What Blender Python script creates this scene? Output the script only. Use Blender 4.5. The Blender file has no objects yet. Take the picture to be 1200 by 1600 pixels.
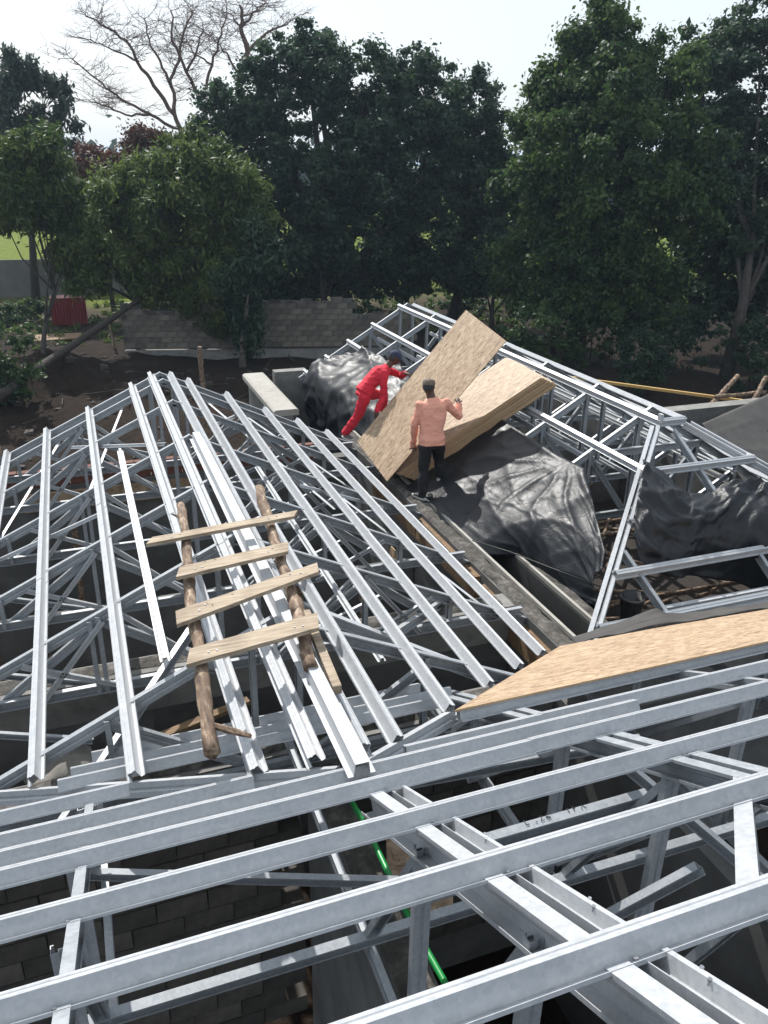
import bpy, bmesh, math, random
import numpy as np
from mathutils import Vector, Matrix, noise as mnoise
random.seed(7)
rng = np.random.default_rng(11)
S = bpy.context.scene
COL = S.collection

# ------------------------------------------------------------------ camera, sky, sun, exposure
HAZE = 0.0005
CZ = 7.6                                   # eye height over the ground
F_PX, W_PX, H_PX = 1265.0, 1200.0, 1600.0
Rm = ((0.93764782, -0.12391824, 0.32474734),
      (-0.34718049, -0.37905057, 0.85777991),
      (0.01680108, -0.9170414, -0.39843794))
cam_d = bpy.data.cameras.new('camera')
cam = bpy.data.objects.new('camera', cam_d); COL.objects.link(cam)
M4 = Matrix.Identity(4)
for r in range(3):
    M4[r][0] = Rm[r][0]; M4[r][1] = -Rm[r][1]; M4[r][2] = -Rm[r][2]
M4[2][3] = CZ
cam.matrix_world = M4
cam_d.sensor_fit = 'VERTICAL'; cam_d.sensor_height = 24.0; cam_d.sensor_width = 18.0
cam_d.lens = F_PX / H_PX * 24.0
cam_d.clip_start = 0.05; cam_d.clip_end = 5000
S.camera = cam

SUN_AZ = math.radians(-7)                 # from +Y (ahead) towards -X (left)
SUN_EL = math.radians(47)
world = bpy.data.worlds.new('World'); S.world = world; world.use_nodes = True
wn = world.node_tree.nodes; wl = world.node_tree.links
sky = wn.new('ShaderNodeTexSky'); sky.sky_type = 'NISHITA'; sky.sun_disc = False
sky.sun_elevation = SUN_EL; sky.sun_rotation = SUN_AZ
sky.dust_density = 3.0; sky.air_density = 1.0; sky.ozone_density = 1.0
veil = wn.new('ShaderNodeMix'); veil.data_type = 'RGBA'
veil.inputs[0].default_value = 0.6
veil.inputs[7].default_value = (13.0, 14.3, 15.6, 1)      # thin bright cloud sheet over the whole sky
wl.new(sky.outputs[0], veil.inputs[6])
wl.new(veil.outputs[2], wn['Background'].inputs[0])
wn['Background'].inputs[1].default_value = 0.08
sun_d = bpy.data.lights.new('sun', 'SUN'); sun_d.energy = 5.0; sun_d.angle = math.radians(0.6)
sun_d.color = (1.0, 0.97, 0.92)
sun = bpy.data.objects.new('sun', sun_d); COL.objects.link(sun)
sd = Vector((math.sin(SUN_AZ) * math.cos(SUN_EL), math.cos(SUN_AZ) * math.cos(SUN_EL), math.sin(SUN_EL)))
sun.rotation_euler = sd.to_track_quat('Z', 'Y').to_euler()
sun.location = sd * 60
S.view_settings.view_transform = 'Standard'; S.view_settings.look = 'None'
S.view_settings.exposure = 0.22; S.view_settings.gamma = 1.0
S.view_settings.use_curve_mapping = False

# ------------------------------------------------------------------ materials
def mat(name):
    m = bpy.data.materials.new(name); m.use_nodes = True
    nt = m.node_tree; b = nt.nodes['Principled BSDF']
    return m, nt, b
def nd(nt, typ, **kw):
    n = nt.nodes.new(typ)
    for k, v in kw.items(): setattr(n, k, v)
    return n
def coords(nt, kind='Object', scale=(1, 1, 1), rot=(0, 0, 0)):
    tc = nd(nt, 'ShaderNodeTexCoord'); mp = nd(nt, 'ShaderNodeMapping')
    mp.inputs['Scale'].default_value = scale; mp.inputs['Rotation'].default_value = rot
    nt.links.new(tc.outputs[kind], mp.inputs[0]); return mp.outputs[0]
def noise_n(nt, vec, scale, detail=4, rough=.55):
    n = nd(nt, 'ShaderNodeTexNoise'); n.inputs['Scale'].default_value = scale
    n.inputs['Detail'].default_value = detail; n.inputs['Roughness'].default_value = rough
    nt.links.new(vec, n.inputs['Vector']); return n
def ramp(nt, fac, stops):
    r = nd(nt, 'ShaderNodeValToRGB'); e = r.color_ramp.elements
    while len(e) > 1: e.remove(e[-1])
    e[0].position = stops[0][0]; e[0].color = (*stops[0][1], 1)
    for p, c in stops[1:]:
        x = e.new(p); x.color = (*c, 1)
    nt.links.new(fac, r.inputs[0]); return r.outputs[0]
def mixc(nt, fac, a, b, mode='MIX'):
    m = nd(nt, 'ShaderNodeMix', data_type='RGBA', blend_type=mode)
    if isinstance(fac, float): m.inputs[0].default_value = fac
    else: nt.links.new(fac, m.inputs[0])
    for i, v in ((6, a), (7, b)):
        if isinstance(v, tuple): m.inputs[i].default_value = (*v, 1)
        else: nt.links.new(v, m.inputs[i])
    return m.outputs[2]
def bump(nt, b, h, strength=.4, dist=.01):
    n = nd(nt, 'ShaderNodeBump'); n.inputs['Strength'].default_value = strength
    n.inputs['Distance'].default_value = dist
    nt.links.new(h, n.inputs['Height']); nt.links.new(n.outputs[0], b.inputs['Normal'])

def m_steel(name, c0, c1, rough=(.34, .55), metallic=.8):
    m, nt, b = mat(name)
    v = coords(nt)
    n1 = noise_n(nt, v, 9, 5, .6); n2 = noise_n(nt, v, 70, 3, .6)
    vs_ = nd(nt, 'ShaderNodeTexVoronoi'); vs_.inputs['Scale'].default_value = 60; nt.links.new(v, vs_.inputs['Vector'])
    sg = nd(nt, 'ShaderNodeSeparateColor'); nt.links.new(vs_.outputs['Color'], sg.inputs[0])
    f = mixc(nt, .35, n1.outputs[0], n2.outputs[0]); f = mixc(nt, .22, f, sg.outputs[0])
    nt.links.new(ramp(nt, f, [(.3, c0), (.7, c1)]), b.inputs['Base Color'])
    rr = nd(nt, 'ShaderNodeMapRange'); nt.links.new(f, rr.inputs[0])
    rr.inputs[1].default_value = .3; rr.inputs[2].default_value = .7
    rr.inputs[3].default_value = rough[0]; rr.inputs[4].default_value = rough[1]
    nt.links.new(rr.outputs[0], b.inputs['Roughness'])
    b.inputs['Metallic'].default_value = metallic
    bump(nt, b, n1.outputs[0], .06, .003)
    return m
STEEL = m_steel('galvanised_steel', (.37, .39, .41), (.48, .49, .505), (.32, .48), .15)
STEEL_SHADED = m_steel('shaded_galvanised_steel', (.25, .27, .29), (.35, .37, .39), (.40, .55), .15)  # darker copy of the steel; shade under the roof put into its colour
SCREW = m_steel('screw_steel', (.2, .21, .23), (.35, .36, .38))

def m_osb(name='osb_board'):
    m, nt, b = mat(name)
    v0 = coords(nt)
    w = noise_n(nt, v0, 3, 2); 
    add = nd(nt, 'ShaderNodeMix', data_type='RGBA', blend_type='LINEAR_LIGHT'); add.inputs[0].default_value = .06
    nt.links.new(v0, add.inputs[6]); nt.links.new(w.outputs[1], add.inputs[7])
    cols = []
    for i, (rz, sc) in enumerate(((.25, (7, 26, 7)), (1.2, (9, 34, 9)), (-.5, (6, 22, 6)))):
        mp = nd(nt, 'ShaderNodeMapping'); mp.inputs['Rotation'].default_value = (0, 0, rz); mp.inputs['Scale'].default_value = sc
        nt.links.new(add.outputs[2], mp.inputs[0])
        vo = nd(nt, 'ShaderNodeTexVoronoi'); vo.inputs['Scale'].default_value = 1.6
        nt.links.new(mp.outputs[0], vo.inputs['Vector'])
        sp = nd(nt, 'ShaderNodeSeparateColor'); nt.links.new(vo.outputs['Color'], sp.inputs[0])
        cols.append(sp.outputs[0])
    sel = ramp(nt, noise_n(nt, v0, 14, 2).outputs[0], [(.42, (0, 0, 0)), (.5, (1, 1, 1))])
    f = mixc(nt, sel, cols[0], cols[1]); f = mixc(nt, .35, f, cols[2])
    c = ramp(nt, f, [(.06, (.16, .10, .06)), (.18, (.28, .19, .115)), (.5, (.385, .275, .175)), (.9, (.51, .385, .265))])
    st = ramp(nt, noise_n(nt, v0, 1.3, 3).outputs[0], [(.35, (.88, .86, .84)), (.65, (1, 1, 1))])
    c = mixc(nt, 1.0, c, st, 'MULTIPLY')
    mk = nd(nt, 'ShaderNodeMapping'); mk.inputs['Scale'].default_value = (9, 70, 9); mk.inputs['Rotation'].default_value = (0, 0, .12); nt.links.new(v0, mk.inputs[0])
    dk = ramp(nt, noise_n(nt, mk.outputs[0], 1.0, 2).outputs[0], [(.66, (1, 1, 1)), (.72, (.42, .34, .28))])
    c = mixc(nt, .8, c, dk, 'MULTIPLY')
    nt.links.new(c, b.inputs['Base Color']); b.inputs['Roughness'].default_value = .62
    bump(nt, b, f, .35, .004)
    return m
OSB = m_osb()
def m_osb_edge():
    m, nt, b = mat('osb_cut_edge'); v = coords(nt, scale=(14, 14, 160))
    n = noise_n(nt, v, 3, 4)
    nt.links.new(ramp(nt, n.outputs[0], [(.3, (.30, .19, .10)), (.7, (.56, .39, .23))]), b.inputs['Base Color'])
    b.inputs['Roughness'].default_value = .8
    return m
OSB_EDGE = m_osb_edge()

def m_wood(name, c0, c1, c2, sc=(3, 40, 40), rough=.8, knots=True):
    m, nt, b = mat(name); v = coords(nt, scale=sc)
    n = noise_n(nt, v, 1.2, 6, .65); n2 = noise_n(nt, coords(nt), 5, 3)
    c = ramp(nt, n.outputs[0], [(.28, c0), (.5, c1), (.74, c2)])
    c = mixc(nt, 1.0, c, ramp(nt, n2.outputs[0], [(.3, (.72, .70, .68)), (.6, (1, 1, 1))]), 'MULTIPLY')
    if knots:
        vo = nd(nt, 'ShaderNodeTexVoronoi'); vo.inputs['Scale'].default_value = 9
        nt.links.new(coords(nt), vo.inputs['Vector'])
        k = ramp(nt, vo.outputs['Distance'], [(.05, (.25, .2, .16)), (.13, (1, 1, 1))])
        c = mixc(nt, .8, c, k, 'MULTIPLY')
    nt.links.new(c, b.inputs['Base Color']); b.inputs['Roughness'].default_value = rough
    bump(nt, b, n.outputs[0], .5, .006)
    return m
PLANK = m_wood('weathered_plank', (.19, .145, .105), (.36, .285, .205), (.50, .42, .32))
POLE = m_wood('peeled_pole', (.05, .032, .022), (.17, .11, .072), (.55, .44, .32), (22, 5, 22))
BARK = m_wood('tree_bark', (.018, .014, .012), (.042, .034, .028), (.075, .062, .052), (9, 9, 2.2), .9, False)
BARK_PALE = m_wood('pale_bark', (.06, .05, .042), (.12, .10, .082), (.19, .16, .13), (9, 9, 2), .9, False)
BARK_PINK = m_wood('acacia_bark', (.08, .052, .044), (.15, .095, .075), (.23, .155, .12), (5, 5, 2), .9, False)
FORMWORK = m_wood('formwork_timber', (.09, .055, .03), (.2, .125, .065), (.3, .2, .11))

def m_plain(name, stops, scale=6, rough=.85, bs=.4, bd=.01, detail=6):
    m, nt, b = mat(name); v = coords(nt)
    n = noise_n(nt, v, scale, detail, .62); n2 = noise_n(nt, v, scale * .22, 3)
    f = mixc(nt, .5, n.outputs[0], n2.outputs[0])
    nt.links.new(ramp(nt, f, stops), b.inputs['Base Color']); b.inputs['Roughness'].default_value = rough
    bump(nt, b, n.outputs[0], bs, bd)
    return m
CONC = m_plain('site_concrete', [(.3, (.10, .098, .092)), (.5, (.185, .18, .168)), (.72, (.28, .272, .255))])
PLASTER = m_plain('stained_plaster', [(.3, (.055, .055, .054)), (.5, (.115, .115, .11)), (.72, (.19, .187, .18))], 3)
DARKPLASTER = m_plain('dark_plaster', [(.3, (.022, .022, .021)), (.5, (.045, .045, .043)), (.72, (.085, .083, .08))], 3)  # darker grey plaster for the gutter's outer wall and floor
COPING = m_plain('pale_coping_concrete', [(.3, (.24, .23, .2)), (.5, (.33, .315, .28)), (.7, (.4, .385, .35))], 9)
MORTAR = m_plain('rough_mortar', [(.32, (.03, .028, .025)), (.5, (.075, .068, .06)), (.70, (.22, .205, .185))], 14, .95, 1.0, .03)
def vary(m, lo=.65, hi=1.25):
    nt = m.node_tree; b = nt.nodes['Principled BSDF']; src = b.inputs['Base Color'].links[0].from_socket
    oi = nd(nt, 'ShaderNodeObjectInfo'); mr = nd(nt, 'ShaderNodeMapRange'); nt.links.new(oi.outputs['Random'], mr.inputs[0]); mr.inputs[3].default_value = lo; mr.inputs[4].default_value = hi
    cc = nd(nt, 'ShaderNodeCombineColor'); [nt.links.new(mr.outputs[0], cc.inputs[i]) for i in range(3)]
    nt.links.new(mixc(nt, 1.0, src, cc.outputs[0], 'MULTIPLY'), b.inputs['Base Color'])
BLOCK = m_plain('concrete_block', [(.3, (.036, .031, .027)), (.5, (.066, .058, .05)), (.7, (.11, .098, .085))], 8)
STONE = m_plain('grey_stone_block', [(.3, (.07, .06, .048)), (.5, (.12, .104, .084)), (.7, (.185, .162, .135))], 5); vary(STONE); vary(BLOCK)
PANEL = m_plain('precast_concrete', [(.3, (.09, .09, .085)), (.5, (.14, .138, .13)), (.7, (.19, .185, .175))], 1.5)
RED_SHEET = m_plain('red_painted_sheet', [(.3, (.13, .010, .014)), (.6, (.20, .015, .020))], 2, .5, .1)
FELT = m_plain('grey_roof_felt', [(.3, (.035, .033, .031)), (.5, (.052, .049, .046)), (.7, (.075, .071, .066))], 5, .8, .25, .004)
BUCKET = m_plain('black_bucket_plastic', [(.3, (.012, .012, .013)), (.7, (.03, .03, .032))], 10, .35, .05)
SACK = m_plain('cement_sack_paper', [(.3, (.13, .12, .105)), (.7, (.27, .255, .23))], 6, .8, .6, .02)
BRICK = m_plain('red_clay_row', [(.3, (.10, .042, .03)), (.7, (.2, .08, .055))], 8)
def m_flat(name, c, rough=.6, metal=0.0):
    m, nt, b = mat(name); v = coords(nt); n = noise_n(nt, v, 24, 3)
    nt.links.new(ramp(nt, n.outputs[0], [(.3, tuple(x * .82 for x in c)), (.7, c)]), b.inputs['Base Color'])
    b.inputs['Roughness'].default_value = rough; b.inputs['Metallic'].default_value = metal
    return m
PIPE = m_flat('green_conduit', (.015, .28, .06), .35)
ORANGE = m_flat('orange_plastic', (.75, .28, .02), .4)
INK = m_flat('marker_ink', (.02, .02, .025), .6)
CABLE = m_flat('black_cable', (.015, .015, .016), .5)
ROPE = m_flat('yellow_timber_batten', (.55, .36, .13), .7)
RED = m_plain('red_coverall_cloth', [(.3, (.48, .012, .03)), (.7, (.64, .022, .045))], 10, .85, .25, .01)
PEACH = m_plain('peach_shirt_cloth', [(.3, (.66, .285, .20)), (.7, (.76, .36, .26))], 12, .85, .25, .01)
BLACKCLOTH = m_plain('black_trouser_cloth', [(.3, (.006, .006, .008)), (.7, (.014, .014, .017))], 12, .85, .25, .01)
NAVY = m_flat('navy_cap_cloth', (.02, .03, .07), .8)
BROWNCAP = m_flat('brown_cap_cloth', (.17, .13, .10), .9)
SKIN = m_flat('dark_brown_skin', (.075, .036, .022), .5)
SHOE = m_flat('dark_shoe', (.03, .03, .034), .7)
SHOE_GREY = m_flat('grey_shoe', (.13, .115, .11), .7)
SOLE = m_flat('pale_shoe_sole', (.5, .5, .48), .7)
def m_tarp():
    m, nt, b = mat('black_plastic_sheeting'); v = coords(nt)
    n = noise_n(nt, v, 7, 5, .6); n2 = noise_n(nt, coords(nt, scale=(1, 3, 2)), 18, 4, .6)
    nt.links.new(ramp(nt, n.outputs[0], [(.3, (.008, .0095, .012)), (.62, (.012, .0145, .0185)), (.8, (.024, .027, .032))]), b.inputs['Base Color'])
    rr = nd(nt, 'ShaderNodeMapRange'); nt.links.new(n.outputs[0], rr.inputs[0])
    rr.inputs[3].default_value = .36; rr.inputs[4].default_value = .56
    nt.links.new(rr.outputs[0], b.inputs['Roughness'])
    b.inputs['Specular IOR Level'].default_value = .36
    vo = nd(nt, 'ShaderNodeTexVoronoi'); vo.feature = 'DISTANCE_TO_EDGE'; vo.inputs['Scale'].default_value = 4.5; vo.inputs['Randomness'].default_value = 1
    wv0 = nd(nt, 'ShaderNodeMix', data_type='RGBA', blend_type='LINEAR_LIGHT'); wv0.inputs[0].default_value = .15; nt.links.new(v, wv0.inputs[6]); nt.links.new(n.outputs[1], wv0.inputs[7]); nt.links.new(wv0.outputs[2], vo.inputs['Vector'])
    cr = ramp(nt, vo.outputs['Distance'], [(0, (1, 1, 1)), (.09, (0, 0, 0))])
    h = mixc(nt, .5, n.outputs[0], n2.outputs[0]); h = mixc(nt, .35, h, cr); bump(nt, b, h, .24, .02)
    return m
TARP = m_tarp()
def m_leaf(name, dark, light, trans=.35):
    m, nt, b = mat(name)
    at = nd(nt, 'ShaderNodeAttribute'); at.attribute_name = 'tint'
    sp = nd(nt, 'ShaderNodeSeparateColor'); nt.links.new(at.outputs['Color'], sp.inputs[0])
    c = ramp(nt, sp.outputs[0], [(0, dark), (1, light)])
    nt.links.new(c, b.inputs['Base Color']); b.inputs['Roughness'].default_value = .55
    b.inputs['Specular IOR Level'].default_value = .35
    tr = nd(nt, 'ShaderNodeBsdfTranslucent'); nt.links.new(c, tr.inputs[0])
    mx = nd(nt, 'ShaderNodeMixShader'); mx.inputs[0].default_value = trans
    nt.links.new(b.outputs[0], mx.inputs[1]); nt.links.new(tr.outputs[0], mx.inputs[2])
    nt.links.new(mx.outputs[0], nt.nodes['Material Output'].inputs[0])
    return m
LEAF_DARK = m_leaf('dark_green_leaves', (.017, .042, .024), (.050, .088, .040), .42)
LEAF_MID = m_leaf('mid_green_leaves', (.030, .066, .022), (.095, .15, .038), .48)
LEAF_LIGHT = m_leaf('feathery_light_leaves', (.045, .085, .020), (.125, .165, .040), .45)
LEAF_GREY = m_leaf('grey_green_leaves', (.035, .055, .042), (.075, .10, .07))
LEAF_RED = m_leaf('rust_leaves', (.07, .028, .018), (.13, .055, .032))
LEAF_SHRUB = m_leaf('shrub_leaves', (.02, .045, .016), (.06, .11, .03))
GRASS_BLADE = m_leaf('grass_blades', (.05, .09, .02), (.12, .17, .04))
def m_ground():
    m, nt, b = mat('dirt_and_grass')
    tc = nd(nt, 'ShaderNodeTexCoord'); sp = nd(nt, 'ShaderNodeSeparateXYZ'); nt.links.new(tc.outputs['Object'], sp.inputs[0])
    n1 = noise_n(nt, tc.outputs['Object'], .16, 4); n2 = noise_n(nt, tc.outputs['Object'], 1.8, 6, .65); n3 = noise_n(nt, tc.outputs['Object'], 9, 4, .7)
    dirt = ramp(nt, n2.outputs[0], [(.3, (.010, .0065, .005)), (.5, (.019, .012, .009)), (.7, (.037, .025, .018))])
    dirt = mixc(nt, .5, dirt, ramp(nt, n3.outputs[0], [(.3, (.011, .008, .006)), (.7, (.038, .029, .022))]))
    dry = ramp(nt, n2.outputs[0], [(.3, (.045, .038, .023)), (.7, (.085, .07, .045))])
    grass = ramp(nt, n2.outputs[0], [(.3, (.075, .105, .014)), (.7, (.15, .18, .026))])
    # y + noise decides: bare dirt near the site, dry worn ground, then the green field
    ya = nd(nt, 'ShaderNodeMath', operation='MULTIPLY_ADD'); nt.links.new(n1.outputs[0], ya.inputs[0]); ya.inputs[1].default_value = 18; nt.links.new(sp.outputs[1], ya.inputs[2])
    f1 = nd(nt, 'ShaderNodeMapRange'); nt.links.new(ya.outputs[0], f1.inputs[0]); f1.inputs[1].default_value = 50; f1.inputs[2].default_value = 56
    f2 = nd(nt, 'ShaderNodeMapRange'); nt.links.new(ya.outputs[0], f2.inputs[0]); f2.inputs[1].default_value = 56; f2.inputs[2].default_value = 62
    c = mixc(nt, f1.outputs[0], dirt, dry); c = mixc(nt, f2.outputs[0], c, grass)
    nt.links.new(c, b.inputs['Base Color']); b.inputs['Roughness'].default_value = .95; b.inputs['Specular IOR Level'].default_value = .08
    bump(nt, b, n3.outputs[0], .7, .06)
    return m
GROUND = m_ground()

# ------------------------------------------------------------------ helpers
def W(x, y, z): return Vector((x, y, z + CZ))        # z given relative to eye level
def tagged(o, label, cat, group=None, kind=None):
    o['label'] = label; o['category'] = cat
    if group: o['group'] = group
    if kind: o['kind'] = kind
    return o
def thing(name, label, cat, loc=(0, 0, 0), group=None):
    o = bpy.data.objects.new(name, None); COL.objects.link(o); o.location = loc
    o.empty_display_size = .2
    return tagged(o, label, cat, group)
class MB:
    def __init__(s): s.v = []; s.f = []
    def add(s, vs, fs):
        n = len(s.v); s.v.extend([tuple(v) for v in vs]); s.f.extend([tuple(i + n for i in f) for f in fs])
    def box(s, p0, p1, jitter=0):
        (a, b, c), (d, e, f) = p0, p1
        vs = [Vector(v) for v in ((a, b, c), (d, b, c), (d, e, c), (a, e, c), (a, b, f), (d, b, f), (d, e, f), (a, e, f))]
        if jitter: vs = [v + Vector([random.uniform(-jitter, jitter) for _ in range(3)]) for v in vs]
        s.add(vs, [(0, 3, 2, 1), (4, 5, 6, 7), (0, 1, 5, 4), (1, 2, 6, 5), (2, 3, 7, 6), (3, 0, 4, 7)])
    def sweep(s, p0, p1, prof, up=(0, 0, 1), side_flip=False):
        p0 = Vector(p0); p1 = Vector(p1); t = (p1 - p0).normalized()
        sd_ = t.cross(Vector(up)).normalized(); u = sd_.cross(t)
        if side_flip: sd_ = -sd_
        n = len(prof); vs = [p0 + sd_ * a + u * b for a, b in prof] + [p1 + sd_ * a + u * b for a, b in prof]
        fs = [(i, (i + 1) % n, (i + 1) % n + n, i + n) for i in range(n)]
        fs += [tuple(range(n))[::-1], tuple(range(n, 2 * n))]
        s.add(vs, fs)
    def tube(s, pts, rad, n=6, cap=True):
        pts = [Vector(p) for p in pts]; m = len(pts); vs = []; ref = None
        for i, p in enumerate(pts):
            t = (pts[min(i + 1, m - 1)] - pts[max(i - 1, 0)])
            if t.length < 1e-9: t = Vector((0, 0, 1))
            t.normalize()
            if ref is None: ref = t.orthogonal().normalized()
            ref = (ref - t * ref.dot(t))
            if ref.length < 1e-6: ref = t.orthogonal()
            ref.normalize(); b = t.cross(ref)
            r = rad[i] if hasattr(rad, '__len__') else rad
            for k in range(n):
                a = 2 * math.pi * k / n; vs.append(p + (ref * math.cos(a) + b * math.sin(a)) * r)
        fs = [(i * n + k, i * n + (k + 1) % n, (i + 1) * n + (k + 1) % n, (i + 1) * n + k) for i in range(m - 1) for k in range(n)]
        if cap: fs += [tuple(range(n))[::-1], tuple(range((m - 1) * n, m * n))]
        s.add(vs, fs)
    def build(s, name, material, parent=None, smooth=False, loc=None):
        root = parent
        while root is not None and root.parent is not None: root = root.parent
        off = Vector(root.location) if root is not None else Vector(loc or (0, 0, 0))
        me = bpy.data.meshes.new(name)
        me.from_pydata([tuple(Vector(v) - off) for v in s.v], [], s.f)
        mats = material if isinstance(material, (list, tuple)) else [material]
        for q in mats: me.materials.append(q)
        bm = bmesh.new(); bm.from_mesh(me); bmesh.ops.recalc_face_normals(bm, faces=bm.faces); bm.to_mesh(me); bm.free()
        if smooth: me.polygons.foreach_set('use_smooth', [True] * len(me.polygons))
        me.update()
        o = bpy.data.objects.new(name, me); COL.objects.link(o)
        if parent is not None: o.parent = parent
        else: o.location = off
        return o
def inst(name, mesh, parent, local):
    o = bpy.data.objects.new(name, mesh); COL.objects.link(o); o.parent = parent
    if isinstance(local, Matrix): o.matrix_local = local
    else: o.location = local
    return o
def thick(path, th):
    P = [Vector(p) for p in path]; n = len(P); L = []; R_ = []
    for i in range(n):
        d0 = (P[i] - P[i - 1]).normalized() if i else None
        d1 = (P[i + 1] - P[i]).normalized() if i < n - 1 else None
        if d0 is None: nn = Vector((-d1.y, d1.x)); k = 1
        elif d1 is None: nn = Vector((-d0.y, d0.x)); k = 1
        else:
            a = Vector((-d0.y, d0.x)); b = Vector((-d1.y, d1.x)); nn = (a + b).normalized(); k = 1 / max(.35, nn.dot(a))
        L.append(P[i] + nn * th / 2 * k); R_.append(P[i] - nn * th / 2 * k)
    return [tuple(p) for p in L] + [tuple(p) for p in R_[::-1]]
HH = .066
HAT = thick([(-.058, .010), (-.058, .0), (-.030, .0), (-.024, HH), (-.009, HH), (-.006, HH - .004), (.006, HH - .004), (.009, HH), (.024, HH), (.030, 0), (.058, 0), (.058, .010)], .003)
LATH = thick([(-.034, 0), (-.018, 0), (-.013, .03), (.013, .03), (.018, 0), (.034, 0)], .003)
def csec(d=.09, fl=.042, lip=.012):
    return thick([(fl, -lip), (fl, 0), (0, 0), (0, -d * .36), (.007, -d * .44), (.007, -d * .56), (0, -d * .64), (0, -d), (fl, -d), (fl, -d + lip)], .003)
CS = csec(); CS_WEB = csec(.075, .036, .01); CS_BIG = csec(.15, .062, .016); CS_MID = csec(.10, .06, .014)
TROUGH = thick([(0, -.004), (0, -.052), (.045, -.052), (.052, -.046), (.06, 0), (.074, 0), (.074, -.01)], .003)
STRAP = [(-.016, 0), (.016, 0), (.016, .003), (-.016, .003)]

def purlin(root, p0, p1, up, name='purlin', splits=(), screws=(), mat_=STEEL, prof=HAT, single_screw=False):
    """one line of hat section; given by its TOP line; split into overlapping lengths"""
    p0 = Vector(p0); p1 = Vector(p1); up = Vector(up).normalized(); h = max(b for _, b in prof)
    ts = [0] + list(splits) + [1]; L = (p1 - p0).length; outs = []
    for k in range(len(ts) - 1):
        a = ts[k] - (.09 / L if k else 0); lift = .004 * (k % 2)
        mb = MB(); mb.sweep(p0.lerp(p1, a) - up * (h - lift), p0.lerp(p1, ts[k + 1]) - up * (h - lift), prof, up)
        o = mb.build(name, mat_, root); outs.append(o)
        sm = MB()
        for t in screws:
            if not (ts[k] <= t <= ts[k + 1]): continue
            c = p0.lerp(p1, t) - up * (h - lift); sd_ = (p1 - p0).normalized().cross(up)
            for s in (-1, 1):
                q = c + sd_ * s * .045
                if single_screw:
                    m2 = MB(); m2.tube([q + up * .001, q + up * .004], .011, 10); m2.tube([q + up * .004, q + up * .012], [.0075, .007], 6)
                    m2.build('screw', SCREW, o)
                else: sm.tube([q, q + up * .009], .0065, 6)
        if sm.v and not single_screw:
            x = sm.build('screws', SCREW, o); x['kind'] = 'stuff'
    return outs

# ------------------------------------------------------------------ ground
def ground_height(x, y):
    if y < 17.5 and x < 26: return 0.0
    n = mnoise.fractal(Vector((x * .22, y * .22, 3.1)), 1.0, 2.0, 4)
    n2 = mnoise.fractal(Vector((x * .9, y * .9, 7.7)), 1.0, 2.0, 3)
    e = min(1, max(0, (y - 17.5) / 3)) if x < 26 else min(1, max(0, (x - 26) / 4))
    k = e * max(0.0, 1 - max(0, y - 34) / 12)
    mound = math.exp(-((x + 2.5) / 4.0) ** 2 - ((y - 30) / 4.5) ** 2) * 1.0
    return k * (.16 * n + .13 * n2) + mound * e * (1 + .5 * n2)
def axis(lo, hi, step, far_lo, far_hi):
    a = list(np.arange(lo, hi + 1e-6, step)); d = step
    x = hi
    while x < far_hi: d *= 1.35; x += d; a.append(x)
    d = step; x = lo
    while x > far_lo: d *= 1.35; x -= d; a.insert(0, x)
    return a
gx = axis(-14, 34, .4, -900, 900); gy = axis(16, 48, .4, -300, 1800)
mb = MB(); nx = len(gx)
mb.v = [(x, y, ground_height(x, y)) for y in gy for x in gx]
mb.f = [(j * nx + i, j * nx + i + 1, (j + 1) * nx + i + 1, (j + 1) * nx + i) for j in range(len(gy) - 1) for i in range(nx - 1)]
g = mb.build('ground', GROUND, smooth=True); g['kind'] = 'structure'

# ------------------------------------------------------------------ the unfinished building: walls, ring beams, blocks
bld = thing('unfinished_building', 'grey unplastered walls and ring beams of the unfinished building below the steel roofs', 'building', (1, 6, 0))
def wallbox(name, x0, x1, y0, y1, z0, z1, m=PLASTER):
    b_ = MB(); b_.box((x0, y0, z0 + CZ), (x1, y1, z1 + CZ)); o = b_.build(name, m, bld); return o
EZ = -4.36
wallbox('inner_wall', 4.02, 4.24, 5.45, 12.75, -7.6, EZ)
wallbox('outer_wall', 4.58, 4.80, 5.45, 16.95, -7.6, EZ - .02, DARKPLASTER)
wallbox('gable_wall', -3.6, 4.0, 12.42, 12.64, -7.6, EZ - .28)
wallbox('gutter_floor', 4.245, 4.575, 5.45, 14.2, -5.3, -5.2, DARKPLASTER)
wallbox('partition_wall', -3.6, .2, 6.62, 6.84, -7.6, EZ - .42)
wallbox('partition_wall', 1.6, 4.0, 6.62, 6.84, -7.6, EZ - .42)
wallbox('ring_beam', -3.6, 4.01, 6.58, 6.86, EZ - .41, EZ + .005, CONC)
wallbox('side_wall', -3.85, -3.62, 4.9, 12.64, -7.6, EZ)
wallbox('partition_wall', -3.6, 4.0, 9.35, 9.55, -7.6, -5.2)
wallbox('corridor_wall', 1.24, 1.48, -1.5, 4.88, -7.6, EZ - .02)
wallbox('ring_beam', -3.6, 8.9, 5.1, 5.4, EZ - .40, EZ - .012, CONC)
wallbox('front_wall', 1.5, 4.5, 5.14, 5.36, -7.6, EZ - .42)
wallbox('front_wall', 3.6, 3.82, -1.5, 5.09, -7.6, EZ)
wallbox('cross_wall', 3.85, 4.57, 17.0, 17.25, -7.6, -4.25, CONC)
wallbox('gable_wall', 4.85, 9.3, 16.75, 16.98, -7.6, -4.42)
wallbox('side_wall', 9.1, 9.32, 6.0, 16.7, -7.6, -4.5)
wallbox('partition_wall', 4.85, 9.08, 11.6, 11.82, -7.6, -4.6)
wallbox('hip_wall', 4.85, 9.3, 5.62, 5.85, -7.6, -4.42)
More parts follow.
